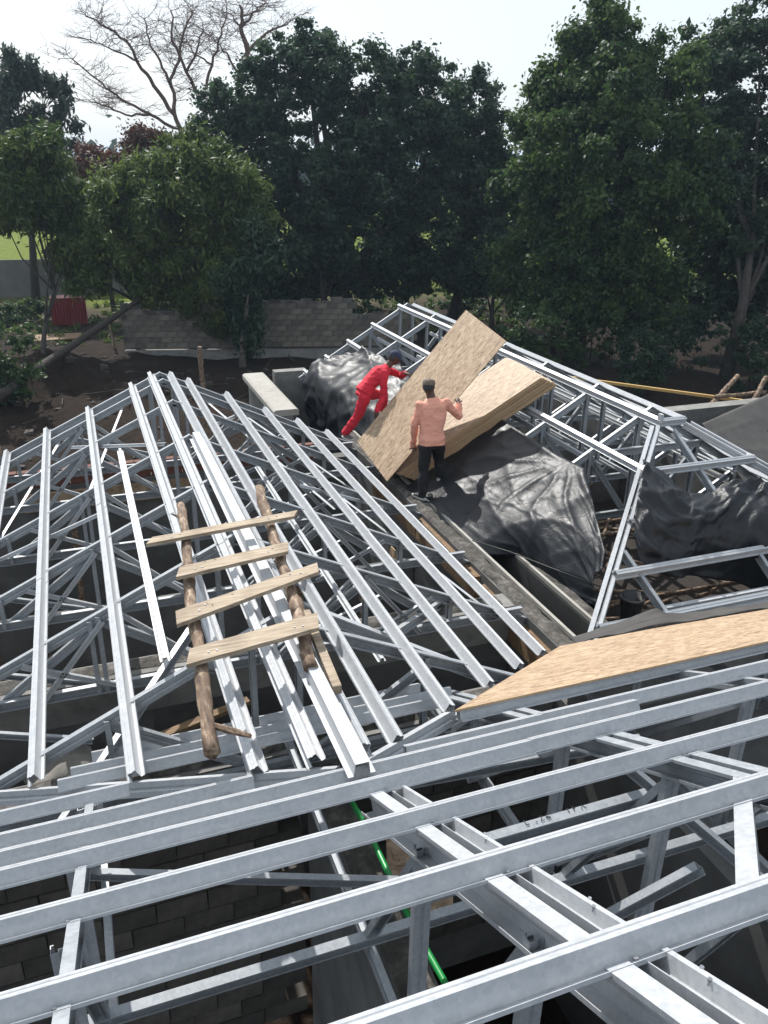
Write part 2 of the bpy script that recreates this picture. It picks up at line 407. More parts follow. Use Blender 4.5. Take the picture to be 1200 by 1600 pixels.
wallbox('ring_beam', 9.6, 16.5, 12.2, 12.5, -4.75, -4.35, CONC)
wallbox('side_wall', 9.6, 16.5, 12.22, 12.48, -7.6, -4.76)
# mortar bedding, rough, along wall tops
def rough_strip(name, x0, x1, y0, y1, z, amp, along='y', m=MORTAR, step=.07):
    b_ = MB(); L = (y1 - y0) if along == 'y' else (x1 - x0); n = int(L / step); Wd = (x1 - x0) if along == 'y' else (y1 - y0); k = 6
    for i in range(n + 1):
        for j in range(k + 1):
            a = L * i / n; c = Wd * j / k
            X, Y = (x0 + c, y0 + a) if along == 'y' else (x0 + a, y0 + c)
            h = mnoise.fractal(Vector((X * 5, Y * 5, z)), 1, 2, 4) * amp + amp * .6
            e = 0 if j in (0, k) else 1
            ox = mnoise.noise(Vector((X * 4, Y * 4, 9))) * .025 if e == 0 else 0
            b_.v.append((X + (ox if along == 'y' else 0), Y + (0 if along == 'y' else ox), z + CZ + max(-.005, h * e)))
    for i in range(n):
        for j in range(k):
            b_.f.append((i * (k + 1) + j, i * (k + 1) + j + 1, (i + 1) * (k + 1) + j + 1, (i + 1) * (k + 1) + j))
    return b_.build(name, m, bld, smooth=True)
rough_strip('mortar_bed', 4.03, 4.23, 5.5, 12.7, EZ + .004, .045)
rough_strip('mortar_bed', 4.59, 4.79, 5.5, 16.8, EZ - .014, .03)
rough_strip('mortar_bed', 1.25, 1.47, -1.0, 4.85, EZ - .014, .06)
rough_strip('mortar_bed', -3.5, 3.9, 6.64, 6.84, EZ + .009, .022, 'x')
rough_strip('mortar_bed', -3.5, 3.9, 5.15, 5.38, EZ - .008, .025, 'x')
# white-ish galvanised edge trims along the gutter walls
b_ = MB(); b_.box((4.20, 5.5, EZ + CZ + .03), (4.236, 12.7, EZ + CZ + .075)); b_.build('edge_trim', COPING, bld)
b_ = MB(); b_.box((4.585, 5.5, EZ + CZ + .0), (4.62, 16.0, EZ + CZ + .05)); b_.build('edge_trim', COPING, bld)
# sloping pale coping beyond the near wing
b_ = MB(); b_.sweep(W(3.42, 14.25, -4.28), W(3.42, 17.2, -4.28), [(-.24, -.12), (.24, -.12), (.24, -.03), (.20, .0), (-.20, .0), (-.24, -.03)])
b_.build('coping', COPING, bld)
wallbox('low_wall', 3.3, 3.55, 14.25, 17.2, -7.6, -4.405)
# red brick course and planks on the far gable wall
bm_ = MB(); bm_.box((-.115, -.06, -.04), (.115, .06, .04), .003); proto = bm_.build('brick', BRICK, bld, loc=None)
me_brick = proto.data; bpy.data.objects.remove(proto)
me_brick.transform(Matrix.Translation(Vector(bld.location)))
for r in range(3):
    for i in range(29):
        inst('brick', me_brick, bld, Vector((-3.45 + i * .242 + (r % 2) * .12, 12.53, EZ - .235 + r * .086 + CZ)) - Vector(bld.location))
# block wall under the nearest roof
bm_ = MB(); bm_.box((-.193, -.09, -.093), (.193, .09, .093), .006); proto = bm_.build('block', BLOCK, bld)
me_block = proto.data; bpy.data.objects.remove(proto); me_block.transform(Matrix.Translation(Vector(bld.location)))
def blockwall(x0, n, y, rows, ztop, skip=()):
    b_ = MB(); b_.box((x0 - .2, y - .07, ztop - rows * .2 + CZ), (x0 + n * .4 - .22, y + .07, ztop - .01 + CZ)); b_.build('mortar_core', MORTAR, bld)
    for r in range(rows):
        for i in range(n):
            if (r, i) in skip: continue
            p = Vector((x0 + i * .4 + (r % 2) * .2, y + random.uniform(-.006, .006), ztop - .1 - r * .2 + CZ)) - Vector(bld.location)
            inst('block', me_block, bld, Matrix.Translation(p) @ Matrix.Rotation(random.uniform(-.012, .012), 4, 'Z'))
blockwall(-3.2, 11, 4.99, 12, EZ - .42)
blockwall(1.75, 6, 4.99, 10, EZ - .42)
# block pier carrying the sacks
for r in range(9):
    for i in range(2):
        p = Vector((-.95 + i * .4 + (r % 2) * .06, 6.2 + (r % 3) * .01, -7.5 + r * .2 + CZ)) - Vector(bld.location)
        inst('block', me_block, bld, p)
# formwork boards along the right inner wall and far wall
for (y0, y1, zo) in ((5.7, 7.3, -.05), (7.4, 9.2, .0), (9.25, 11.0, -.04)):
    b_ = MB(); b_.box((3.955, y0, EZ - .36 + zo + CZ), (4.015, y1, EZ - .06 + zo + CZ), .012); b_.build('formwork_board', FORMWORK, bld)
b_ = MB(); b_.box((-1.1, 12.35, -4.98 + CZ), (1.35, 12.415, -4.70 + CZ), .01); b_.build('formwork_board', OSB, bld)

# ------------------------------------------------------------------ steel roof frames
def truss(root, P, webs, chordz, plate=None, prof=CS, m=STEEL_SHADED, axis_up=(0, 0, 1)):
    """P: list of top-chord segments [(p0,p1)...]; webs: [(p0,p1)]; chordz: (p0,p1) bottom chord"""
    b_ = MB()
    for a, c in P: b_.sweep(a, c, prof, axis_up)
    t = b_.build('truss', m, root)
    for a, c in webs:
        b_ = MB(); b_.sweep(a, c, CS_WEB, (0, 1, 0) if abs((Vector(c) - Vector(a)).normalized().z) > .9 and abs(axis_up[2]) > .5 and abs(Vector(c).x - Vector(a).x) + 1e-4 >= abs(Vector(c).y - Vector(a).y) else axis_up)
        b_.build('web', m, t)
    if chordz:
        b_ = MB(); b_.sweep(chordz[0], chordz[1], CS, axis_up); b_.build('bottom_chord', m, t)
    if plate:
        x, y, z = plate; b_ = MB()
        pr = [(-.17, -.13), (0, -.05), (.17, -.13), (.17, -.30), (-.17, -.30)]
        b_.sweep((x, y - .052, z + .06), (x, y - .046, z + .06), pr); b_.build('gusset_plate', m, t)
        b_ = MB()
        for s in (-1, 1): b_.sweep((x, y - .045, z - .015), (x + s * .19, y - .045, z - .015 - .08), [(-.03, 0), (.03, 0), (.03, .004), (-.03, .004)])
        b_.build('ridge_cap', STEEL, t)
    return t

# --- wing A (the near left gable)
XA, ZA, PA = 1.06, -2.915, .47
ra = thing('roof_frame', 'bare steel gable roof frame at the left with the timber ladder lying on it', 'roof frame', (XA, 8, 3.25), 'steel roof frames')
def zA(dx): return ZA - PA * abs(dx)
zB = lambda y: -2.994 - .55 * (y - 3.33)
yv = lambda dx: 3.33 - .144 + .855 * abs(dx)             # valley line between the two roofs
TY = [12.42, 12.0, 10.82, 9.25, 7.75, 6.38, 4.92]
Yfar = 12.48
for s, offs in ((1, (.16, .42, 1.0, 1.58, 2.13, 2.62)), (-1, (.16, .45, 1.1, 1.72, 2.30, 2.85))):
    for k, dx in enumerate(offs):
        y0 = yv(dx) + (.02 if k else .1); L = Yfar - y0
        scr = [(y - y0) / L for y in TY if y > y0 + .1]
        up = Vector((PA * s, 0, 1))
        purlin(ra, W(XA + s * dx, y0, zA(dx)), W(XA + s * dx, Yfar + random.uniform(-.06, .05), zA(dx)), up, splits=(.32 + .11 * ((k * 7) % 5) / 2,), screws=scr)
for i, y in enumerate(TY):
    dv = max(0.0, (y - 3.186) / .855) if y < 6 else 9
    half = 3.05
    top = lambda dx, s: W(XA + s * dx, y, zA(dx) - HH - .002)
    P = []; 
    if dv > half: P = [(W(XA, y, ZA - HH), top(half, -1)), (W(XA, y, ZA - HH), top(half, 1))]
    else: P = [(W(XA, y, ZA - HH), top(dv, -1)), (W(XA, y, ZA - HH), top(dv, 1))]
    zb = -4.33; webs = []
    d = .1
    offs = [.17, 1.2, 2.1] if i != 0 else [.17, 1.6]
    for s in (-1, 1):
        prev = None
        for o_ in offs:
            if o_ > min(dv, half) : continue
            webs.append((W(XA + s * o_, y + .05, zb), W(XA + s * o_, y + .05, zA(o_) - HH - .03)))
            if prev is not None:
                webs.append((W(XA + s * prev, y + .02, zA(prev) - HH - .06) if prev > .5 else W(XA + s * prev, y + .02, zb + .05),
                             W(XA + s * o_, y + .02, zb + .05) if prev > .5 else W(XA + s * o_, y + .02, zA(o_) - HH - .06)))
            prev = o_
    if i % 2 and dv > 3: webs.append((W(XA - 1.27, y + .05, zb), W(XA - 1.27, y + .05, zA(1.27) - HH - .03)))
    ch = (W(XA - min(dv, half), y, zb + .09), W(XA + min(dv, 2.9), y, zb + .09)) if i not in (0,) else None
    truss(ra, P, webs, ch, (XA, y, ZA - .02) if i > 0 and y > 6.5 else None)
# light lattice webs screwed between the trusses' chords
for i, y in enumerate(TY[1:6]):
    for s in (-1, 1):
        for (d0, z0, d1, z1) in ((.25, -4.28, 1.05, zA(1.05) - .12), (1.05, -4.28, 1.85, zA(1.85) - .12), (1.2, zA(1.2) - .12, 1.75, -4.28)):
            b_ = MB(); b_.sweep(W(XA + s * d0, y - .05, z0), W(XA + s * d1, y - .05, z1), csec(.042, .026, .008)); b_.build('lattice_web', STEEL, ra)
# straps, ties and cross braces
def strap(root, a, b, prof=STRAP, name='brace_strap', m=STEEL, up=(0, 0, 1)):
    b_ = MB(); b_.sweep(a, b, prof, up); return b_.build(name, m, root)
LB = lambda dx, s, y, dz=0: W(XA + s * dx, y, zA(dx) - HH - .1 + dz)
strap(ra, LB(.55, -1, 12.3), LB(1.25, -1, 9.2)); strap(ra, LB(1.45, -1, 12.3), LB(2.5, -1, 8.6))
strap(ra, LB(.5, 1, 12.3), LB(1.5, 1, 8.4)); strap(ra, LB(1.0, 1, 12.3), LB(2.3, 1, 9.2)); strap(ra, LB(1.7, 1, 9.3), LB(2.6, 1, 6.4))
strap(ra, LB(1.35, -1, 11.4, .0), LB(.25, -1, 9.6, .0), LATH, 'brace_batten'); strap(ra, LB(2.6, -1, 9.0), LB(1.0, -1, 8.6), LATH, 'brace_batten')
strap(ra, LB(.5, 1, 10.6), LB(.95, 1, 11.6), LATH, 'brace_batten'); strap(ra, LB(1.2, 1, 8.9), LB(2.4, 1, 9.2), LATH, 'brace_batten')
strap(ra, W(.27, 9.5, -3.18), W(.27, 4.9, -3.18), LATH, 'web_tie'); strap(ra, W(1.9, 9.6, -3.6), W(1.9, 5.0, -3.6), LATH, 'web_tie')
for (x0, x1, y) in ((-2.6, -.4, 7.8), (-2.4, -.3, 6.42), (-2.2, -.45, 5.6)):
    strap(ra, W(-1.1, y + .12, -4.02), W(-.3, y + .12, -4.30), csec(.05, .03, .008), 'web_brace', STEEL_SHADED)
for (x0, x1, y) in ((1.6, 3.6, 10.8), (1.5, 3.6, 9.2), (1.4, 3.5, 7.7), (1.4, 3.5, 6.4)):
    strap(ra, W(x0, y + .12, -4.28), W(x0 + 1.15, y + .12, -3.86), csec(.05, .03, .008), 'web_brace', STEEL_SHADED)
for (a, c) in (((-.56, 4.55, -4.05), (.55, 6.05, -3.62)), ((2.0, 5.5, -3.75), (3.3, 6.9, -4.3))):
    strap(ra, W(*a), W(*c), CS, 'jack_rafter')
# right-hand front jack rafter running down to the board
strap(ra, W(1.35, 5.6, -3.25), W(2.75, 4.92, -3.82), CS, 'jack_rafter')

# --- wing B (nearest, sloping away from the viewer)
rb = thing('roof_frame', 'nearest steel roof frame in the foreground with close blue grey battens', 'roof frame', (1, 2.5, 3.2), 'steel roof frames')
upB = Vector((0, .55, 1))
def pB(x, y, dz=0): return W(x, y, zB(y) + dz)
RX = (-1.7, -.3, 1.12, 2.38, 3.75, 5.1)
def purB(x0, x1, y, ss=(), splits=()):
    xs = [x for x in RX if x0 < x < x1]
    purlin(rb, pB(x0, y), pB(x1, y), upB, screws=[(x - x0) / (x1 - x0) for x in xs], single_screw=True, splits=splits)
purB(-2.6, 5.2, 1.17); purB(-2.6, 5.2, 1.79); purB(-2.6, 5.2, 2.37); purB(-2.8, 5.6, 2.92, splits=(.575,))
purB(-2.8, 2.83, 3.19); purB(-2.8, .58, 3.48); purB(-3, -.06, 3.95)
purB(1.42, 5.8, 3.36, splits=(.22,)); purB(2.02, 6, 3.9)
for (x0, x1, y) in ((-.48, 2.2, 4.43), (-.42, 2.36, 4.72), (-.3, 2.28, 5.13)):
    purlin(rb, pB(x0, y), pB(x1, y), upB, splits=(.45,))
purlin(rb, pB(-3.2, 4.55), pB(-1.0, 4.55), upB)
# valley beams
def beamB(a, c, prof=CS, name='valley_beam', dz=0.0, m=STEEL): 
    b_ = MB(); b_.sweep(pB(*a, dz), pB(*c, dz), prof, upB, name == 'valley_beam'); return b_.build(name, m, rb)
b_ = MB(); b_.sweep(pB(-1.7, 5.43, -.12), pB(1.0, 3.31, -.028), csec(.09, .05, .012), upB, True); b_.build('valley_beam', STEEL, rb)
beamB((1.12, 3.27), (2.02, 4.0), csec(.09, .05, .012), dz=-.03)
beamB((2.02, 4.0), (3.7, 5.4), csec(.09, .05, .012), dz=-.085)
# rafters with their webs and bottom chords
for x in RX:
    prof = CS_BIG if x in (1.12,) else (CS_MID if x == 2.38 else CS)
    y0 = 3.05 if x == 1.12 else (4.2 if x == -.3 else 5.4)
    b_ = MB()
    gaps = ((-.022, True), (.022, False)) if x in (1.12, 2.38) else ((0, False),)
    for gx_, fl in gaps:
        b_.sweep(pB(x + gx_, -.2, -HH - .004), pB(x + gx_, y0, -HH - .004), TROUGH if (x == 1.12 and not fl) else prof, upB, side_flip=fl)
    t = b_.build('truss', STEEL if x == 1.12 else STEEL_SHADED, rb)
    zb = -4.26
    b_ = MB(); b_.sweep(W(x, -.2, zb + .09), W(x, 5.3, zb + .09), CS); b_.build('bottom_chord', STEEL_SHADED, t)
    ys = [.6, 1.45, 2.3, 3.15, 4.2]
    for k, y in enumerate(ys):
        if y > y0: continue
        b_ = MB(); b_.sweep(W(x + .0, y, zb), W(x + .0, y, zB(y) - .20), CS_WEB, (1, 0, 0)); b_.build('web', STEEL_SHADED, t)
        if k < len(ys) - 1 and ys[k + 1] <= y0 + .2:
            b_ = MB(); b_.sweep(W(x + .02, y + .06, zB(y + .06) - .22), W(x + .02, ys[k + 1], zb + .06), CS_WEB, (1, 0, 0)); b_.build('web', STEEL_SHADED, t)
# diagonal hip member
beamB((1.60, 1.26), (2.30, 1.95), csec(.06, .062, .012), 'diagonal_rafter', -HH - .006)
for yy in (.95, 1.38, 2.02):
    for k in (0, 1):
        b_ = MB(); q = pB(1.2 + .02 * k, yy + .045 * k, -.045); b_.tube([q - Vector((0, 0, .07)), q - Vector((0, 0, .025))], .003, 6); b_.tube([q - Vector((0, 0, .025)), q - Vector((0, 0, .02))], .006, 6); b_.build('screw', SCREW, rb)
# ties across the webs
def tie(a, c, prof=HAT, name='web_tie', m=STEEL_SHADED, up=(0, -.2, 1)):
    b_ = MB(); b_.sweep(W(*a), W(*c), prof, up); return b_.build(name, m, rb)
tie((-2.5, 3.03, -3.92), (1.98, 3.0, -3.92), csec(.085, .05, .012)); tie((1.98, 3.0, -3.925), (5.2, 2.95, -3.92), csec(.085, .05, .012))
tie((1.2, 2.55, -2.92), (2.42, 2.55, -2.92), CS); tie((1.2, 2.5, -3.1), (2.42, 2.5, -3.1), CS_WEB)
tie((-.35, 3.95, -3.9), (2.2, 3.2, -4.15), CS_WEB, 'web_brace'); tie((1.25, 3.5, -3.35), (3.0, 3.3, -3.3), CS_WEB, 'web_brace')
tie((1.2, 2.65, -4.2), (2.36, 2.1, -2.95), CS_WEB, 'web_brace')
tie((1.1, 1.35, -4.1), (5.2, 1.5, -4.1), CS, 'web_tie'); tie((1.1, 1.6, -4.2), (5.2, 1.75, -4.2), CS, 'web_tie')
tie((2.5, 3.3, -4.2), (3.7, 2.6, -3.1), CS_WEB, 'web_brace'); tie((2.8, 3.4, -3.35), (3.75, 2.5, -4.2), CS_WEB, 'web_brace')

# --- wing C (rear right, hipped)
XC, ZC, PC = 6.83, -2.9, .6
rc = thing('roof_frame', 'hipped steel roof frame at the rear right behind the two workers', 'roof frame', (XC, 11, 3.2), 'steel roof frames')
def zC(x): return ZC - PC * (abs(x - XC) - .19)
rows = (.19, .81, 1.37, 1.88, 2.36)
YG = 16.9; YH0 = 7.87
CTY = [16.8, 15.3, 13.8, 12.3, 10.9, 9.5, 8.3]
for s in (-1, 1):
    for k, dx in enumerate(rows):
        yh = YH0 - (dx - .19)
        if s == -1 and k == 2: yh = 7.75
        if s == -1 and k == 3: yh = 8.8
        if s == -1 and k == 4: yh = 11.4
        purlin(rc, W(XC + s * dx, yh, zC(XC + dx)), W(XC + s * dx, YG, zC(XC + dx)), Vector((PC * s, 0, 1)), screws=[(y - yh) / (YG - yh) for y in CTY if y > yh + .05], splits=(.5,))
    # hip rafters (pairs)
    for o_ in (0, .09):
        b_ = MB(); b_.sweep(W(XC + s * (.19 + o_), YH0, ZC - .07), W(XC + s * (2.42 + o_), YH0 - 2.23, ZC - .07 - 2.23 * PC), csec(.08, .045, .012), (0, 0, 1), s > 0); b_.build('hip_rafter', STEEL, rc)
for k, dx in enumerate(rows):
    y = YH0 - (dx - .19); z = zC(XC + dx)
    if k == 3: dxx = 1.88
    purlin(rc, W(XC - dx, y, z), W(XC + dx, y, z), Vector((0, -PC, 1)))
# jack rafters on the hip
for (x0, y0_, x1, y1_) in ((6.83, 7.8, 6.85, 6.55), (5.25, 6.45, 5.36, 5.72), (8.2, 6.5, 8.2, 5.7), (6.9, 6.5, 6.9, 5.7)):
    b_ = MB(); b_.sweep(W(x0, y0_, ZC - PC * (YH0 - y0_) - .07), W(x1, y1_, ZC - PC * (YH0 - y1_) - .07), CS, (0, 0, 1)); b_.build('jack_rafter', STEEL_SHADED, rc)
for i, y in enumerate(CTY):
    tp = lambda dx, s: W(XC + s * dx, y, zC(XC + dx) - HH - .002)
    P = [(W(XC, y, ZC + .1 - HH), tp(2.5, -1)), (W(XC, y, ZC + .1 - HH), tp(2.5, 1))]
    zb = -4.36; webs = []
    for s in (-1, 1):
        for k, o_ in enumerate((.15, .85, 1.6)):
            webs.append((W(XC + s * o_, y + .05, zb), W(XC + s * o_, y + .05, zC(XC + o_) - HH - .03)))
        webs.append((W(XC + s * .15, y + .02, zb + .05), W(XC + s * .85, y + .02, zC(XC + .85) - HH - .05)))
        webs.append((W(XC + s * .85, y + .02, zb + .05), W(XC + s * 1.6, y + .02, zC(XC + 1.6) - HH - .05)))
    truss(rc, P, webs, (W(XC - 2.4, y, zb + .09), W(XC + 2.4, y, zb + .09)))
for (x, z) in ((XC - .75, -3.55), (XC + .5, -3.5), (XC + .2, -4.0), (XC - 1.5, -4.2), (XC + 1.5, -3.9)):
    strap(rc, W(x, 8.2, z), W(x, 16.7, z), csec(.06, .04, .01), 'web_tie', STEEL)
strap(rc, W(6.1, 8.2, -3.35), W(7.6, 8.2, -3.35), CS, 'collar_tie')
b_ = MB(); b_.box((XC - .21, YH0 - .02, ZC + CZ - .02), (XC - .17, YH0 + .05, ZC + CZ + .07)); b_.build('hip_bracket', STEEL, rc)
# eave channel beside the hip
ec = MB(); ec.sweep(W(5.4, 5.9, -4.24), W(9.2, 5.86, -4.24), csec(.10, .05, .014)); tagged(ec.build('eave_channel', STEEL), 'single steel channel lying on the wall behind the crumpled felt', 'channel')

# loose purlin on the ridge of wing A
lp = MB(); lp.sweep(W(XA + .02, 3.1, ZA + .012), W(XA + .02, 8.85, ZA + .012), thick([(-.075, 0), (-.045, 0), (-.036, .075), (.036, .075), (.045, 0), (.075, 0)], .003), (0, 0, 1))
tagged(lp.build('loose_batten', STEEL), 'loose wide steel batten lying along the ridge under the ladder planks', 'batten')

# ------------------------------------------------------------------ boards
def frame(o, u, v):
    u = Vector(u).normalized(); v = Vector(v); v = (v - u * u.dot(v)).normalized(); w = u.cross(v)
    return Matrix(((u.x, v.x, w.x, o[0]), (u.y, v.y, w.y, o[1]), (u.z, v.z, w.z, o[2]), (0, 0, 0, 1)))
def sheet_mesh(L, Wd, T, poly=None):
    pts = poly or [(0, 0), (L, 0), (L, Wd), (0, Wd)]
    bm = bmesh.new(); lo = [bm.verts.new((x, y, 0)) for x, y in pts]; hi = [bm.verts.new((x, y, T)) for x, y in pts]; n = len(pts)
    f = bm.faces.new(hi); f.material_index = 0; f = bm.faces.new(lo[::-1]); f.material_index = 0
    for i in range(n):
        f = bm.faces.new((lo[i], lo[(i + 1) % n], hi[(i + 1) % n], hi[i])); f.material_index = 1
    me = bpy.data.meshes.new('osb_sheet'); bm.to_mesh(me); bm.free(); me.materials.append(OSB); me.materials.append(OSB_EDGE); return me
NL = Vector(W(4.14, 10.08, -4.335)); NRt = Vector(W(6.30, 9.93, -3.035)); u = (NRt - NL).normalized(); v = Vector((.03, 1, 0))
fr = frame(NL, u, v); wv = Vector((fr[0][2], fr[1][2], fr[2][2]))
me_sheet = sheet_mesh(2.50, 1.22, .0132)
NS = 18
for k in range(NS):
    o = bpy.data.objects.new('osb_sheet', me_sheet); COL.objects.link(o)
    slide = .17 - .17 * (k / (NS - 1)) + random.uniform(-.012, .012) - (.0 if k < 12 else .0)
    m_ = fr.copy(); m_.translation = NL + wv * (.0142 * k + .004) + u * slide + Vector((0, random.uniform(-.008, .008), 0))
    o.matrix_world = m_ @ Matrix.Rotation(random.uniform(-.006, .006), 4, 'Z')
    lab = 'pale chipboard sheet lying on top of the sloping stack, below the lifted sheet' if k == NS - 1 else ('chipboard sheet at the very bottom of the sloping stack, on the steel' if k == 0 else 'chipboard sheet showing only its edge inside the sloping stack')
    tagged(o, lab, 'board', 'chipboard sheets in the sloping stack')
tl = sheet_mesh(2.55, 1.2, .0132)
o = bpy.data.objects.new('osb_sheet', tl); COL.objects.link(o)
pNL = W(3.86, 10.08, -4.215); pNR = W(5.48, 9.76, -2.185); pFL = W(3.76, 11.25, -4.05)
o.matrix_world = frame(pNL, pNR - pNL, pFL - pNL)
tagged(o, 'large tilted chipboard sheet that two workers are lifting off the stack', 'board')
SHEET_O, SHEET_U, SHEET_V = pNL, (pNR - pNL).normalized(), (pFL - pNL).normalized()
# the sheet fixed on the near roof
bx = Vector((0, 1, -.55)).normalized()
bo = pB(2.0, 3.86, .003)
def q2(x, y): return ((x - 2.0), (y - 3.86) * math.sqrt(1 + .55 ** 2))
me_b = sheet_mesh(0, 0, .013, [q2(1.98, 3.86), q2(7.2, 3.80), q2(7.2, 5.0), q2(5.2, 5.33), q2(3.86, 5.46)])
o = bpy.data.objects.new('osb_sheet', me_b); COL.objects.link(o)
o.matrix_world = frame(bo, (1, 0, 0), bx)
tagged(o, 'long bright chipboard sheet fixed on the near roof below the black felt', 'board')

# leaning and loose boards inside
def lean_board(p0, p1, w, label, name='osb_offcut', m=OSB, thick_=.02, cat='board', normal=(1, 0, 0), taper=1.0):
    p0 = Vector(W(*p0)); p1 = Vector(W(*p1)); t = (p1 - p0).normalized(); s = t.cross(Vector(normal)).normalized(); nn = s.cross(t)
    b_ = MB(); w2 = w * taper
    vs = [p0 - s * w / 2, p0 + s * w / 2, p1 + s * w2 / 2, p1 - s * w2 / 2]; vs += [q + nn * thick_ for q in vs]
    b_.add(vs, [(0, 1, 2, 3), (7, 6, 5, 4), (0, 4, 5, 1), (1, 5, 6, 2), (2, 6, 7, 3), (3, 7, 4, 0)])
    return tagged(b_.build(name, m), label, cat)
lean_board((3.72, 10.0, -7.58), (3.97, 9.97, -5.3), .42, 'tall orange chipboard offcut leaning on the dark inner wall', thick_=.02)
lean_board((3.80, 7.7, -6.8), (3.97, 7.75, -5.55), .38, 'pointed orange chipboard offcut low against the inner wall', taper=.08)
lean_board((1.75, 3.75, -4.9), (1.9, 4.2, -4.45), .5, 'brown chipboard scrap lying behind the green pipe', thick_=.015, normal=(0, -1, .6))
lean_board((-1.9, 11.6, -4.3), (-1.35, 12.6, -4.0), .2, 'short orange timber end sticking up at the left edge', 'timber_offcut', PLANK, .05)

# ------------------------------------------------------------------ timber ladder on the left roof
lad = thing('timber_ladder', 'rough timber ladder of two poles and four planks lying on the left roof', 'ladder', W(.9, 5, -2.8))
def wob_pole(a, c, r0, r1, seed, n=34, wob=.014):
    a = Vector(a); c = Vector(c); pts = []; rad = []
    for i in range(n):
        t = i / (n - 1); p = a.lerp(c, t)
        p = p + Vector((mnoise.noise(Vector((t * 3, seed, 0))), mnoise.noise(Vector((t * 3, seed, 5))), mnoise.noise(Vector((t * 3, seed, 9))))) * wob * 2
        pts.append(p); rad.append((r0 + (r1 - r0) * t) * (1 + .16 * mnoise.noise(Vector((t * 9, seed, 2))) + .12 * max(0, mnoise.noise(Vector((t * 21, seed, 4))))))
    b_ = MB(); b_.tube(pts, rad, 12)
    for i_, v_ in enumerate(b_.v):
        c_ = pts[min(n - 1, i_ // 12)]; d_ = (Vector(v_) - c_); q_ = Vector(v_)
        k_ = 1 + .30 * mnoise.noise(Vector((q_.x * 26, q_.y * 6, q_.z * 26)) + Vector((seed, 0, 0))) + .18 * mnoise.noise(q_ * 34)
        b_.v[i_] = tuple(c_ + d_ * k_)
    return b_
pl_ = wob_pole(W(.64, 6.72, -2.80), W(.37, 3.40, -2.80), .036, .042, 3, wob=.022).build('pole', POLE, lad, True)
pr_ = wob_pole(W(1.38, 6.9, -2.80), W(1.13, 4.62, -2.80), .044, .040, 8, wob=.020).build('pole', POLE, lad, True)
b_ = wob_pole(W(1.17, 4.8, -2.81), W(1.06, 4.0, -2.83), .044, .042, 15, 10); b_.build('pole', POLE, lad, True)
b_ = MB(); b_.sweep(W(1.20, 4.62, -2.82), W(1.16, 3.78, -2.86), [(-.027, -.03), (.027, -.03), (.030, .03), (-.024, .03)]); b_.build('pole', PLANK, lad)
b_ = MB(); b_.tube([W(.40, 3.62, -2.80), W(.50, 3.52, -2.79), W(.58, 3.45, -2.79)], [.018, .02, .012], 6); b_.build('branch_stub', POLE, pl_)
b_ = MB(); b_.tube([W(.62, 6.35, -2.78), W(.53, 6.42, -2.74)], [.012, .008], 6); b_.build('branch_stub', POLE, pl_)
b_ = MB(); b_.tube([W(.50, 4.75, -2.77), W(.60, 4.72, -2.70)], [.012, .008], 6); b_.build('branch_stub', POLE, pl_)
for (a, c, wd, wd2) in (((.30, 5.86), (1.49, 6.0), .10, .10), ((.44, 5.27), (1.28, 5.42), .14, .15), ((.35, 4.64), (1.40, 5.02), .155, .12), ((.36, 4.17), (1.20, 4.32), .15, .17)):
    z = -2.728; a3 = W(a[0], a[1], z); c3 = W(c[0], c[1], z + random.uniform(0, .01)); d = (c3 - a3).normalized(); s = Vector((-d.y, d.x, 0)); t_ = Vector((0, 0, .028))
    b_ = MB(); N = 7; vs = []
    for i in range(N):
        f = i / (N - 1); p = a3.lerp(c3, f); w_ = (wd + (wd2 - wd) * f) / 2
        for q in (-1, 1):
            e = s * (q * (w_ + .006 * mnoise.noise(Vector((f * 6, q, a[0] * 9))))) + (d * (.035 * q) if i in (0, N - 1) else Vector((0, 0, 0)))
            vs.append(p + e)
    nb = len(vs); vs += [q + t_ for q in vs]
    fs = []
    for i in range(N - 1):
        a0, b0, a1, b1 = 2 * i, 2 * i + 1, 2 * i + 2, 2 * i + 3
        fs += [(a0, a1, b1, b0), (a0 + nb, b0 + nb, b1 + nb, a1 + nb), (a0, a0 + nb, a1 + nb, a1), (b0, b1, b1 + nb, b0 + nb)]
    fs += [(0, 1, 1 + nb, nb), (2 * N - 2, 2 * N - 2 + nb, 2 * N - 1 + nb, 2 * N - 1)]
    b_.add(vs, fs); rg = b_.build('rung', PLANK, lad)
    nb_ = MB()
    for f in (.14, .2, .8, .86):
        q = a3.lerp(c3, f) + s * random.uniform(-.03, .03) + t_; nb_.tube([q, q + Vector((0, 0, .006))], .006, 6)
    nb_.build('nails', SCREW, rg)['kind'] = 'stuff'

